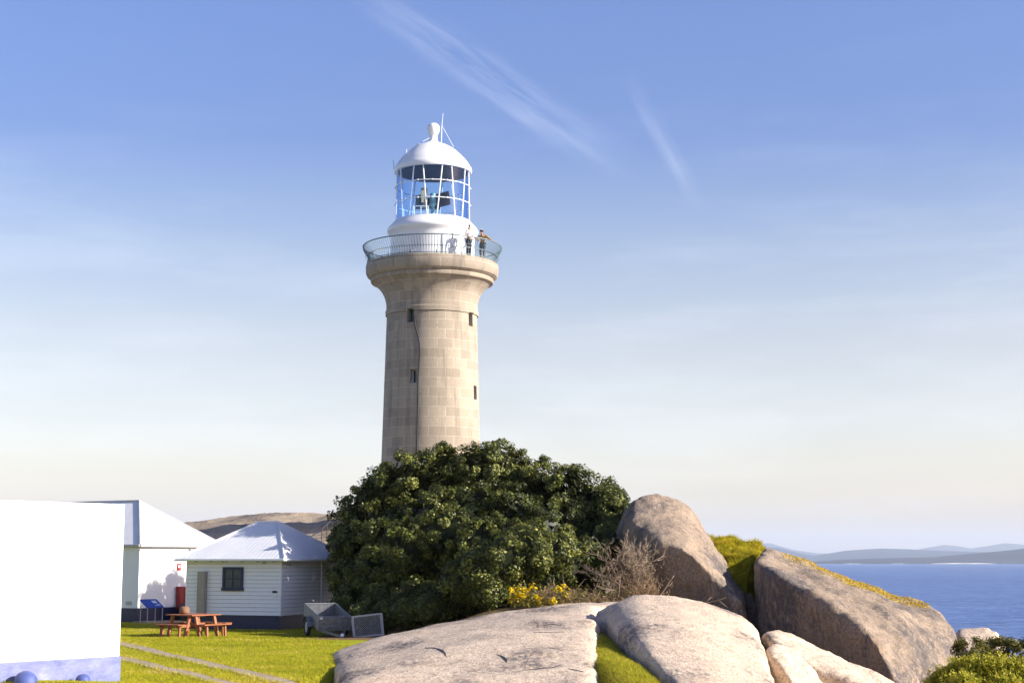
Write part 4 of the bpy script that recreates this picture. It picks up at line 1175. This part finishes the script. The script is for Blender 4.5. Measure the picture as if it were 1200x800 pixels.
# shrubs at the right edge
def shrub(name, label, specs, mat, per, clump, cnt, leaf, seed, group=None, sprigs=0):
    lb_ = [(tuple(P(px, py, D)), r / F * D) for px, py, r, D in specs]
    cx = np.mean([l[0][0] for l in lb_]); cy = np.mean([l[0][1] for l in lb_])
    root = empty(name, (cx, cy, ground(cx, cy))); tag(root, label, 'shrub', 'shrubs by the sea')
    ov, ot = foliage(lb_, per, clump, cnt, leaf, seed, .5)
    if sprigs:
        rng = np.random.default_rng(seed + 50); P_ = []; Nn = []; Tt = []
        for c, r in lb_:
            for _ in range(sprigs):
                a = rng.uniform(0, 2 * PI); rr = r * math.sqrt(rng.uniform(0, 1)); x = c[0] + rr * math.cos(a); y = c[1] + rr * math.sin(a)
                z0 = c[2] + math.sqrt(max(0, r * r - rr * rr)) * .9 - .1; ln = rng.uniform(.15, .38); lean = rng.normal(0, .25, 2)
                for k in range(14):
                    s_ = k / 13; P_.append((x + lean[0] * ln * s_ + rng.normal(0, .03), y + lean[1] * ln * s_ + rng.normal(0, .03), z0 + ln * s_)); Nn.append((math.cos(k * 2.4), math.sin(k * 2.4), .6)); Tt.append(min(1, .45 + .5 * s_ + rng.normal(0, .1)))
        l2 = leaves(np.array(P_), np.array(Nn), leaf * 1.05, .3, .4); ov = np.concatenate([ov, l2]); ot = np.concatenate([ot, np.clip(Tt, 0, 1)])
    cloud_mesh('foliage', ov - np.array(root.location), 4, ot, mat, root)
    limb_mesh((0, 0, -.2), [Vector(c) - Vector(root.location) for c, r in lb_], .05, seed).build('stem', M['twig_dark'], root, True)
    return root
shrub('coastal_shrub', 'olive green shrub against the sea behind the brighter shrub', [(1138, 768, 22, 44), (1160, 766, 20, 44.5), (1182, 772, 24, 44), (1205, 770, 24, 44), (1228, 774, 26, 44), (1150, 790, 30, 43.5), (1190, 790, 30, 43.5), (1225, 795, 30, 43.5)], M['leaf_olive'], 26, .19, 90, .09, 31)
shrub('coastal_shrub', 'bright yellow green shrub at the foot of the largest boulder', [(1108, 803, 15, 38.5), (1124, 795, 15, 38.5), (1142, 794, 18, 38.2), (1166, 792, 18, 38), (1190, 794, 18, 38), (1215, 792, 20, 38), (1130, 818, 24, 37.5), (1180, 818, 24, 37.5), (1096, 815, 12, 38.5)], M['leaf_bright'], 24, .16, 90, .08, 32, None, 110)

# bare shrub beside the boulder
def branchy(seed, base, height, spread, depth=5, r0=.05, kids=3):
    rng = random.Random(seed); b = MB()
    def grow(p, d, ln, r, lv):
        pts = [p]; q = p
        for i in range(4):
            d = (d + Vector((rng.uniform(-1, 1), rng.uniform(-1, 1), rng.uniform(-.5, .7))) * .28).normalized(); q = q + d * ln / 4; pts.append(q)
        b.tube(pts, [lerp(r, r * .6, i / 4) for i in range(5)], 3 if lv > 2 else 5)
        if lv >= depth: return
        for k in range(kids if lv else kids + 3):
            nd = (d + Vector((rng.uniform(-1, 1) * spread, rng.uniform(-1, 1) * spread, rng.uniform(-.3, .6)))).normalized()
            grow(pts[rng.randint(1, 4)], nd, ln * rng.uniform(.5, .8), max(.006, r * .62), lv + 1)
    for k in range(4):
        grow(Vector(base) + Vector((rng.uniform(-.15, .15), rng.uniform(-.15, .15), 0)), Vector((rng.uniform(-.5, .6), rng.uniform(-.4, .4), 1)).normalized(), height * .34, r0, 0)
    return b
db = P(748, 700, 51.6); db.z = drop(db.x, db.y, [slab_long.name, slab_dome.name]) - .1
ds = empty('bare_shrub', db); tag(ds, 'leafless grey shrub with tangled twigs in front of the tall boulder', 'shrub')
branchy(6, (0, 0, 0), 3.1, .95, 5, .028, 3).build('branches', M['twig'], ds)
# brown dead fluff at its foot
rng = np.random.default_rng(8); n = 5200
pp = np.array([0, 0, .1]) + rng.normal(0, 1, (n, 3)) * np.array([.50, .45, .62]); pp[:, 2] = np.abs(pp[:, 2]) - .1; pp[:, 0] -= .15
cloud_mesh('dead_leaves', blades(pp, .24, .013, 1.6, rng), 3, rng.uniform(0, 1, n), M['dry'], ds)
for px, py, px2, py2, D in ((771, 697, 789, 675, 50), (760, 697, 752, 688, 50.5)):
    pass
tw_ = MB(); p0 = P(772, 699, 50.2); p1 = P(781, 687, 50.2); p2 = P(787, 678, 50.0); p3 = P(790, 674, 50)
tw_.tube([p0 - Vector((0, 0, .5)), p0, p1, p2, p3], [.03, .028, .022, .016, .01], 6); tw_.tube([p1, P(786, 685, 50.3), P(788, 681, 50.3)], [.014, .012, .006], 5)
o = tw_.build('dead_stick', M['twig'], None, True); base_origin(o); tag(o, 'pale dead stick leaning up beside the smooth granite dome', 'stick', 'dead sticks')
tw_ = MB(); p0 = P(826, 706, 49); tw_.tube([p0 - Vector((0, 0, .6)), p0, P(842, 703, 49), P(850, 700, 48.8)], [.03, .028, .02, .01], 6); tw_.tube([P(842, 703, 49), P(848, 708, 49), P(852, 711, 48.8)], [.016, .013, .008], 5); tw_.tube([p0, P(834, 699, 49)], [.016, .006], 5)
o = tw_.build('dead_stick', M['twig'], None, True); base_origin(o); tag(o, 'forked dead twig behind the crest of the smooth granite dome', 'stick', 'dead sticks')

# dry scrub strip along the slab's upper edge
rng = np.random.default_rng(12); P1 = []; T1_ = []
while len(P1) < 9000:
    px = rng.uniform(608, 766); D = rng.uniform(49.4, 53.0)
    x = (px - 600) / F * D; k = noise.noise(Vector((x * 1.3, D * 1.3, 4))) + .6 * noise.noise(Vector((x * 3.5, D * 3.5, 9)))
    if rng.uniform() > .55 + k * .9: continue
    z = drop(x, D, [slab_long.name, slab_dome.name]); top = .12 + .55 * max(0, k + .35) + .35 * smooth(700, 755, px)
    P1.append((x, D, z + rng.uniform(0, top) - .05)); T1_.append(min(1, max(0, .4 + .5 * k + rng.normal(0, .25))))
o = cloud_mesh('dry_scrub', blades(P1, .30, .016, 1.5, rng), 3, T1_, M['dry']); tag(o, 'brown dry undergrowth', 'undergrowth', None, 'stuff'); o['label'] = 'brown dry undergrowth between the slab and the big bush'
P1 = []; Nn = []
for _ in range(2600):
    px = rng.choice([rng.normal(738, 18), rng.normal(660, 22), rng.normal(700, 20)]); D = rng.uniform(49.5, 52); x = (px - 600) / F * D
    P1.append((x, D, drop(x, D, [slab_long.name, slab_dome.name]) + abs(rng.normal(0, .28)))); Nn.append((rng.normal(0, .5), -.3, 1))
o = cloud_mesh('low_green_plants', leaves(np.array(P1), np.array(Nn), .11, .5), 4, rng.uniform(.1, .9, len(P1)), M['leaf_olive']); o['label'] = 'low green plants in the dry undergrowth'; tag(o, None, 'undergrowth', None, 'stuff')
tw_ = MB(); r_ = random.Random(3)
for k in range(26):
    px = r_.uniform(640, 765); D = r_.uniform(49.4, 51.2); x = (px - 600) / F * D; p = Vector((x, D, drop(x, D, [slab_long.name, slab_dome.name])))
    d = Vector((r_.uniform(-1, 1), r_.uniform(-.5, .2), r_.uniform(.1, .9))).normalized(); q = [p]
    for i in range(4): d = (d + Vector((r_.uniform(-.4, .4), r_.uniform(-.3, .3), r_.uniform(-.3, .25)))).normalized(); q.append(q[-1] + d * r_.uniform(.18, .38))
    tw_.tube(q, [.018, .016, .013, .010, .006], 5)
o = tw_.build('fallen_twigs', M['twig']); o['label'] = 'pale dead twigs scattered in the dry undergrowth'; tag(o, None, 'twigs', None, 'stuff')

# yellow flowering plants
def flowers(px, py, D, rx, rz, n, label, seed):
    c = P(px, py, D); c.z = max(c.z - .25, drop(c.x, c.y, [slab_long.name, slab_dome.name])); rng = np.random.default_rng(seed)
    e = empty('yellow_flowering_plant', c); tag(e, label, 'flower', 'yellow flowering plants')
    p = rng.normal(0, 1, (n, 3)) * np.array([rx, .22, rz]); p[:, 2] = np.abs(p[:, 2]) + .06
    cl = rng.normal(0, 1, (max(5, n // 22), 3)) * np.array([rx, .2, rz]); cl[:, 2] = np.abs(cl[:, 2]) + .1
    p = cl[rng.integers(0, len(cl), n)] + rng.normal(0, .055, (n, 3))
    cloud_mesh('flowers', leaves(p, np.tile([0, -.5, .8], (n, 1)) + 0., .10, .5, .8), 4, rng.uniform(0, 1, n), M['flower'], e)
    q = rng.normal(0, 1, (n * 2, 3)) * np.array([rx, .25, rz * .9]); q[:, 2] = np.abs(q[:, 2])
    cloud_mesh('leaves', leaves(q, np.tile([0, -.3, 1.], (n * 2, 1)), .10, .5), 4, rng.uniform(.2, 1, n * 2), M['leaf_olive'], e)
flowers(622, 701, 49.3, .40, .27, 400, 'yellow flowering plant in full bloom at the foot of the big bush', 41)
flowers(656, 695, 49.8, .16, .22, 60, 'small sparse yellow flowering plant in the brown undergrowth', 42)

# ---------------------------------------------------------------- grasses
def in_building(x, y):
    for c, l, m, du, dw in ((c0, SM, SL, US, WS), (c1, CW, CL, U, W)):
        p = Vector((x - c.x, y - c.y, 0)); a, bq = p.dot(du), p.dot(dw)
        if -.05 < a < l + .05 and -.05 < bq < m + .05: return True
    p = Vector((x - c2.x, y - c2.y, 0)); a = p.dot(U2); bq = p.dot(Vector((-U2.y, U2.x, 0)))
    return -11 < a < .02 and -.02 < bq < 6
def seg_d(x, y, tks):
    a = (Vector(tks[0][0]) + Vector(tks[0][1])) / 2; c = (Vector(tks[-1][0]) + Vector(tks[-1][1])) / 2
    d = c - a; d.z = 0; n = Vector((-d.y, d.x, 0)).normalized(); return abs(n.x * (x - a.x) + n.y * (y - a.y))
rng = np.random.default_rng(77); pts = []; tn = []
slab_b = ROCK_BVH[slab_long.name]
while len(pts) < 150000:
    y = 28 + 40 * rng.uniform() ** 1.5; x = rng.uniform(-.27 * y - 2.5, -1.0 if y < 46 else -5.5)
    if in_building(x, y) or seg_d(x, y, TR[0]) < .25 - .10 * rng.uniform() or seg_d(x, y, TR[1]) < .21 - .09 * rng.uniform(): continue
    m = lawn_mask(x, y)
    if rng.uniform() > m: continue
    if -9 < x < 0 and y > 30:
        h = slab_b.ray_cast(Vector((x, y, CZ + 10)), Vector((0, 0, -1)))
        if h[0] is not None and h[0].z > ground(x, y) + .04: continue
    k = .5 + .6 * noise.noise(Vector((x * .55, y * .55, 1))) + .25 * noise.noise(Vector((x * 2.2, y * 2.2, 4)))
    d0 = min(seg_d(x, y, TR[0]), seg_d(x, y, TR[1]))
    k += .25 * max(0, 1 - (d0 - .2) / .8)
    pts.append((x, y, ground(x, y) - .005)); tn.append(k + rng.normal(0, .16))
pts = np.array(pts)
o = cloud_mesh('lawn_grass', blades(pts, np.array([.055 + .05 * max(0, 1 - (min(seg_d(p[0], p[1], TR[0]) - .25, seg_d(p[0], p[1], TR[1]) - .21)) / .15) for p in pts]), .012, 1.0, rng), 3, np.clip(tn, 0, 1), M['grass']); o['label'] = 'mown sunlit grass on the lawn'; tag(o, None, 'grass', None, 'stuff')
# strip between the slabs
pts = []; tn = []
while len(pts) < 34000:
    y = rng.uniform(25.5, 42.5); x = rng.uniform(1.4, 3.8)
    g = ground(x, y)
    if drop(x, y, [slab_long.name, slab_dome.name]) > g + .05: continue
    pts.append((x, y, g - .01)); tn.append(.55 + .5 * noise.noise(Vector((x * 1.3, y * .7, 2))) + rng.normal(0, .18))
o = cloud_mesh('grass_strip', blades(pts, .075, .012, .95, rng), 3, np.clip(tn, 0, 1), M['grass']); o['label'] = 'strip of short grass growing between two granite slabs'; tag(o, None, 'grass', None, 'stuff')
# tussock on the mound
pts = []; tn = []; bv = ROCK_BVH[mound_name]
while len(pts) < 42000:
    x = rng.uniform(6.6, 9.8); y = rng.uniform(53.6, 60)
    h = bv.ray_cast(Vector((x, y, CZ + 20)), Vector((0, 0, -1)))
    if h[0] is None: continue
    k = noise.noise(Vector((x * 1.6, y * 1.6, 5)))
    pts.append((x, y, h[0].z - .03)); tn.append(.45 - .55 * k + .12 * (x - 8) + rng.normal(0, .16))
pts = np.array(pts); hs = np.array([.07 + .10 * max(0, noise.noise(Vector((p[0] * 2.1, p[1] * 2.1, 9))) + .35) for p in pts])
bl_ = blades(pts, 1.0, .016, .75, rng).reshape(-1, 3, 3); bl_[:, 2] = pts + (bl_[:, 2] - pts) * hs[:, None] * 1.6
cloud_mesh('tussock_grass', bl_.reshape(-1, 3), 3, np.clip(tn, 0, 1), M['tussock'], None)
tg = bpy.data.objects['tussock_grass']; tg.parent = mound; tg.matrix_parent_inverse = Matrix.Translation(-Vector(mound.location)); tag(tg, kind='stuff')
tag(mound, 'grassy mound of green and golden tussock between the two large boulders', 'grass mound')
# golden growth along the big boulder's top edge
pts = []; tn = []; bv = ROCK_BVH[boulder_big.name]
edge = [(914, 649), (940, 655), (968, 666), (1008, 688.5), (1050, 704), (1082, 711)]
tries = 0
while len(pts) < 30000 and tries < 500000:
    tries += 1
    px = rng.uniform(914, 1082); D = rng.uniform(52.2, 58); x = (px - 600) / F * D
    h = bv.ray_cast(Vector((x, D, CZ + 20)), Vector((0, 0, -1)))
    if h[0] is None or h[1].z < .35: continue
    p = h[0]; t = (px - 914) / 168
    dz = P(px, 0, D).z
    # only near the crest: compare with the picture height of the crest line
    zc_ = CZ + (p.z - CZ) * 1.0
    ppy = 400 - F * ((-(D) * ST + (p.z - CZ) * CT) / (D * CT + (p.z - CZ) * ST))
    ey = np.interp(px, [e_[0] for e_ in edge], [e_[1] for e_ in edge])
    width = lerp(9, 3, t) * smooth(906, 945, px) * (.75 + .6 * noise.noise(Vector((px * .045, 3, 0)))) + 2.5 * rng.normal()
    if ppy - ey > width: continue
    pts.append((p.x, p.y, p.z - .01)); tn.append(rng.uniform(0, 1))
if pts:
    o = cloud_mesh('golden_ground_cover', leaves(np.array(pts) + RNG.normal(0, .018, (len(pts), 3)), np.tile([.25, -.2, 1.], (len(pts), 1)), .055, .6, .5), 4, tn, M['yellow_grass']); o['label'] = 'golden ground cover growing along the top of the largest boulder'; tag(o, None, 'ground cover', None, 'stuff')
# dead orange grass in the gully beside the dome
pts = []; tn = []
while len(pts) < 9000:
    y = rng.uniform(34, 42.5); x = rng.uniform(5.3, 6.35); g = ground(x, y)
    pts.append((x, y, g)); tn.append(rng.uniform(0, 1))
o = cloud_mesh('dead_grass', blades(pts, .14, .012, .9, rng), 3, tn, M['dry_orange']); o['label'] = 'orange dead grass in the gully between the granite dome and the ridged rock'; tag(o, None, 'grass', None, 'stuff')

# cracks in the long slab: narrow dark wedges let into the stone
def crack(pix, w, parent):
    b = MB(); loc = Vector(parent.location); L = []; n = len(pix)
    pix = [(lerp(pix[i][0], pix[i + 1][0], t / 5), lerp(pix[i][1], pix[i + 1][1], t / 5)) for i in range(len(pix) - 1) for t in range(5)] + [pix[-1]]
    n = len(pix)
    for i, (px, py) in enumerate(pix):
        h = hit(px, py, [parent.name])
        if not h: continue
        L.append((h[0], h[1], math.sin(PI * (i + .3) / (n - .4))))
    if len(L) < 2: return
    V = []
    for i, (p, nr, k) in enumerate(L):
        t = (L[min(i + 1, len(L) - 1)][0] - L[max(0, i - 1)][0]).normalized(); s_ = nr.cross(t).normalized()
        V += [p - loc + s_ * w * k + nr * .008, p - loc - s_ * w * k + nr * .008, p - loc - nr * .08]
    Fs = []
    for i in range(len(L) - 1):
        o = i * 3; Fs += [(o, o + 1, o + 4, o + 3), (o + 1, o + 2, o + 5, o + 4), (o + 2, o, o + 3, o + 5)]
    b.add(V, Fs); return b.build('crack', M['dark'], parent)
crack([(498, 759), (506, 758.6), (512, 759.5), (518, 762), (521, 765), (523, 769)], .030, slab_long)
crack([(582, 767), (587, 768), (590, 770), (593, 773), (594, 776)], .028, slab_long)
crack([(612, 785), (625, 784), (636, 782.5), (648, 782), (655, 779)], .018, slab_long)
crack([(625, 741), (638, 740.5), (650, 741), (662, 740)], .016, slab_long)
crack([(636, 733), (646, 731), (658, 732.5)], .014, slab_long)
crack([(665, 783), (675, 785), (684, 787)], .014, slab_long)

# ---------------------------------------------------------------- air
hz = MB(); hz.box((0, 0, 360), (86000, 86000, 722)); hm = bpy.data.materials.new('haze'); hm.use_nodes = True
nt = hm.node_tree; nt.nodes.clear(); outn = nt.nodes.new('ShaderNodeOutputMaterial'); vol = nt.nodes.new('ShaderNodeVolumePrincipled')
vol.inputs['Color'].default_value = (.69, .78, .87, 1); vol.inputs['Density'].default_value = 4.0e-5; vol.inputs['Anisotropy'].default_value = .0
nt.links.new(vol.outputs[0], outn.inputs['Volume'])
tag(hz.build('haze', hm), kind='stuff')

# ---------------------------------------------------------------- light, sky, camera
SUN_AZ = math.atan2(.968, -.25); SUN_EL = math.radians(23.5)
sd = Vector((math.sin(SUN_AZ) * math.cos(SUN_EL), math.cos(SUN_AZ) * math.cos(SUN_EL), math.sin(SUN_EL)))
L = bpy.data.lights.new('sun', 'SUN'); L.energy = 5.0; L.angle = math.radians(.53); L.color = (1, .925, .82)
lo = bpy.data.objects.new('sun', L); C.objects.link(lo); lo.location = (0, 0, 200); lo.rotation_euler = sd.to_track_quat('Z', 'Y').to_euler()

w = bpy.data.worlds.new('World'); SC.world = w; w.use_nodes = True; nt = w.node_tree
bg = nt.nodes['Background']; sky = nt.nodes.new('ShaderNodeTexSky'); sky.sky_type = 'NISHITA'; sky.sun_disc = False
sky.sun_elevation = SUN_EL; sky.sun_rotation = SUN_AZ; sky.altitude = 0; sky.air_density = 1.0; sky.dust_density = 1.6; sky.ozone_density = 2.0
tc = nt.nodes.new('ShaderNodeTexCoord')
# thin cirrus streaks high in the sky, given by direction
def streak(a, c, width, seed, strength, scale=9):
    da, dc = ray(*a).normalized(), ray(*c).normalized()
    along = (dc - da).normalized(); nrm = da.cross(dc).normalized(); mid = (da + dc).normalized(); half = math.acos(da.dot(dc)) / 2
    dot1 = N(nt, 'ShaderNodeVectorMath', operation='DOT_PRODUCT'); dot1.inputs[1].default_value = nrm; nt.links.new(tc.outputs['Generated'], dot1.inputs[0])
    dot2 = N(nt, 'ShaderNodeVectorMath', operation='DOT_PRODUCT'); dot2.inputs[1].default_value = along; nt.links.new(tc.outputs['Generated'], dot2.inputs[0])
    cmb = N(nt, 'ShaderNodeCombineXYZ'); nt.links.new(dot1.outputs['Value'], cmb.inputs[0]); nt.links.new(dot2.outputs['Value'], cmb.inputs[1]); cmb.inputs[2].default_value = seed
    mp = N(nt, 'ShaderNodeMapping'); mp.inputs['Scale'].default_value = (1.5, .16, 1); mp.inputs['Rotation'].default_value = (0, 0, .16); nt.links.new(cmb.outputs[0], mp.inputs[0])
    ns = N(nt, 'ShaderNodeTexNoise'); ns.inputs['Scale'].default_value = scale * 5; ns.inputs['Detail'].default_value = 7; ns.inputs['Roughness'].default_value = .6; nt.links.new(mp.outputs[0], ns.inputs['Vector'])
    ns2 = N(nt, 'ShaderNodeTexNoise'); ns2.inputs['Scale'].default_value = scale; ns2.inputs['Detail'].default_value = 3; nt.links.new(cmb.outputs[0], ns2.inputs['Vector'])
    # wander of the centre line
    wd = N(nt, 'ShaderNodeMath', operation='MULTIPLY_ADD'); nt.links.new(ns2.outputs['Fac'], wd.inputs[0]); wd.inputs[1].default_value = width * 1.2; wd.inputs[2].default_value = -width * .6
    ad = N(nt, 'ShaderNodeMath', operation='ADD'); nt.links.new(dot1.outputs['Value'], ad.inputs[0]); nt.links.new(wd.outputs[0], ad.inputs[1])
    ab = N(nt, 'ShaderNodeMath', operation='ABSOLUTE'); nt.links.new(ad.outputs[0], ab.inputs[0])
    m1 = N(nt, 'ShaderNodeMapRange', interpolation_type='SMOOTHSTEP'); m1.inputs['From Min'].default_value = 0; m1.inputs['From Max'].default_value = width; m1.inputs['To Min'].default_value = 1; m1.inputs['To Max'].default_value = 0; nt.links.new(ab.outputs[0], m1.inputs['Value'])
    cm = along.dot(mid)
    sb = N(nt, 'ShaderNodeMath', operation='SUBTRACT'); nt.links.new(dot2.outputs['Value'], sb.inputs[0]); sb.inputs[1].default_value = cm
    ab2 = N(nt, 'ShaderNodeMath', operation='ABSOLUTE'); nt.links.new(sb.outputs[0], ab2.inputs[0])
    m2 = N(nt, 'ShaderNodeMapRange', interpolation_type='SMOOTHSTEP'); m2.inputs['From Min'].default_value = math.sin(half) * .1; m2.inputs['From Max'].default_value = math.sin(half); m2.inputs['To Min'].default_value = 1; m2.inputs['To Max'].default_value = 0; nt.links.new(ab2.outputs[0], m2.inputs['Value'])
    m3 = N(nt, 'ShaderNodeMapRange'); m3.inputs['From Min'].default_value = .36; m3.inputs['From Max'].default_value = .80; nt.links.new(ns.outputs['Fac'], m3.inputs['Value'])
    x1 = N(nt, 'ShaderNodeMath', operation='MULTIPLY'); nt.links.new(m1.outputs[0], x1.inputs[0]); nt.links.new(m2.outputs[0], x1.inputs[1])
    x2 = N(nt, 'ShaderNodeMath', operation='MULTIPLY'); nt.links.new(x1.outputs[0], x2.inputs[0]); nt.links.new(m3.outputs[0], x2.inputs[1])
    x3 = N(nt, 'ShaderNodeMath', operation='MULTIPLY'); nt.links.new(x2.outputs[0], x3.inputs[0]); x3.inputs[1].default_value = strength
    return x3.outputs[0]
sepz = N(nt, 'ShaderNodeSeparateXYZ'); nt.links.new(tc.outputs['Generated'], sepz.inputs[0])
HUE = ramp(nt, sepz.outputs['Z'], [(0, (1.62, 1.22, .86)), (.03, (1.43, 1.13, .91)), (.085, (1.26, 1.015, .93)), (.14, (1.19, .915, .83)), (.195, (.96, .82, .835)), (.27, (.58, .62, .87)), (.342, (.61, .665, .95)), (.7, (.42, .45, .72)), (1, (.36, .39, .64))])
col = mixc(nt, 1.0, sky.outputs[0], HUE, 'MULTIPLY')
cloud = (7.0, 7.1, 7.5)
for args in (((395, -30), (755, 215), .019, 1.3, .34), ((728, 75), (825, 255), .008, 4.1, .17)):
    col = mixc(nt, streak(*args), col, cloud)
# a very thin broken veil low in the sky
mpv = N(nt, 'ShaderNodeMapping'); mpv.inputs['Scale'].default_value = (3, 3, 16); mpv.inputs['Rotation'].default_value = (.15, .25, 0); nt.links.new(tc.outputs['Generated'], mpv.inputs[0])
nv = N(nt, 'ShaderNodeTexNoise'); nv.inputs['Scale'].default_value = 1.6; nv.inputs['Detail'].default_value = 8; nv.inputs['Roughness'].default_value = .58; nt.links.new(mpv.outputs[0], nv.inputs['Vector'])
fv = N(nt, 'ShaderNodeMapRange', interpolation_type='SMOOTHSTEP'); fv.inputs['From Min'].default_value = .44; fv.inputs['From Max'].default_value = .72; fv.inputs['To Max'].default_value = .10; nt.links.new(nv.outputs['Fac'], fv.inputs['Value'])
fz = N(nt, 'ShaderNodeMapRange', interpolation_type='SMOOTHSTEP'); fz.inputs['From Min'].default_value = .36; fz.inputs['From Max'].default_value = .12; nt.links.new(sepz.outputs['Z'], fz.inputs['Value'])
fm = N(nt, 'ShaderNodeMath', operation='MULTIPLY'); nt.links.new(fv.outputs[0], fm.inputs[0]); nt.links.new(fz.outputs[0], fm.inputs[1])
col = mixc(nt, fm.outputs[0], col, cloud)
nt.links.new(col, bg.inputs['Color']); bg.inputs['Strength'].default_value = .108

cam = bpy.data.cameras.new('camera'); cam.lens = 54; cam.sensor_width = 36; cam.sensor_fit = 'HORIZONTAL'; cam.clip_start = .1; cam.clip_end = 120000
co = bpy.data.objects.new('camera', cam); C.objects.link(co); co.location = (0, 0, CZ); co.rotation_euler = (PI / 2 + PITCH, 0, 0); SC.camera = co

SC.render.engine = 'CYCLES'
SC.cycles.use_denoising = True
SC.cycles.max_bounces = 6; SC.cycles.diffuse_bounces = 3; SC.cycles.glossy_bounces = 2; SC.cycles.transparent_max_bounces = 10; SC.cycles.volume_bounces = 1; SC.cycles.transmission_bounces = 4
SC.cycles.sample_clamp_indirect = 6
SC.view_settings.view_transform = 'Standard'; SC.view_settings.look = 'None'; SC.view_settings.exposure = 1.05; SC.view_settings.gamma = 1
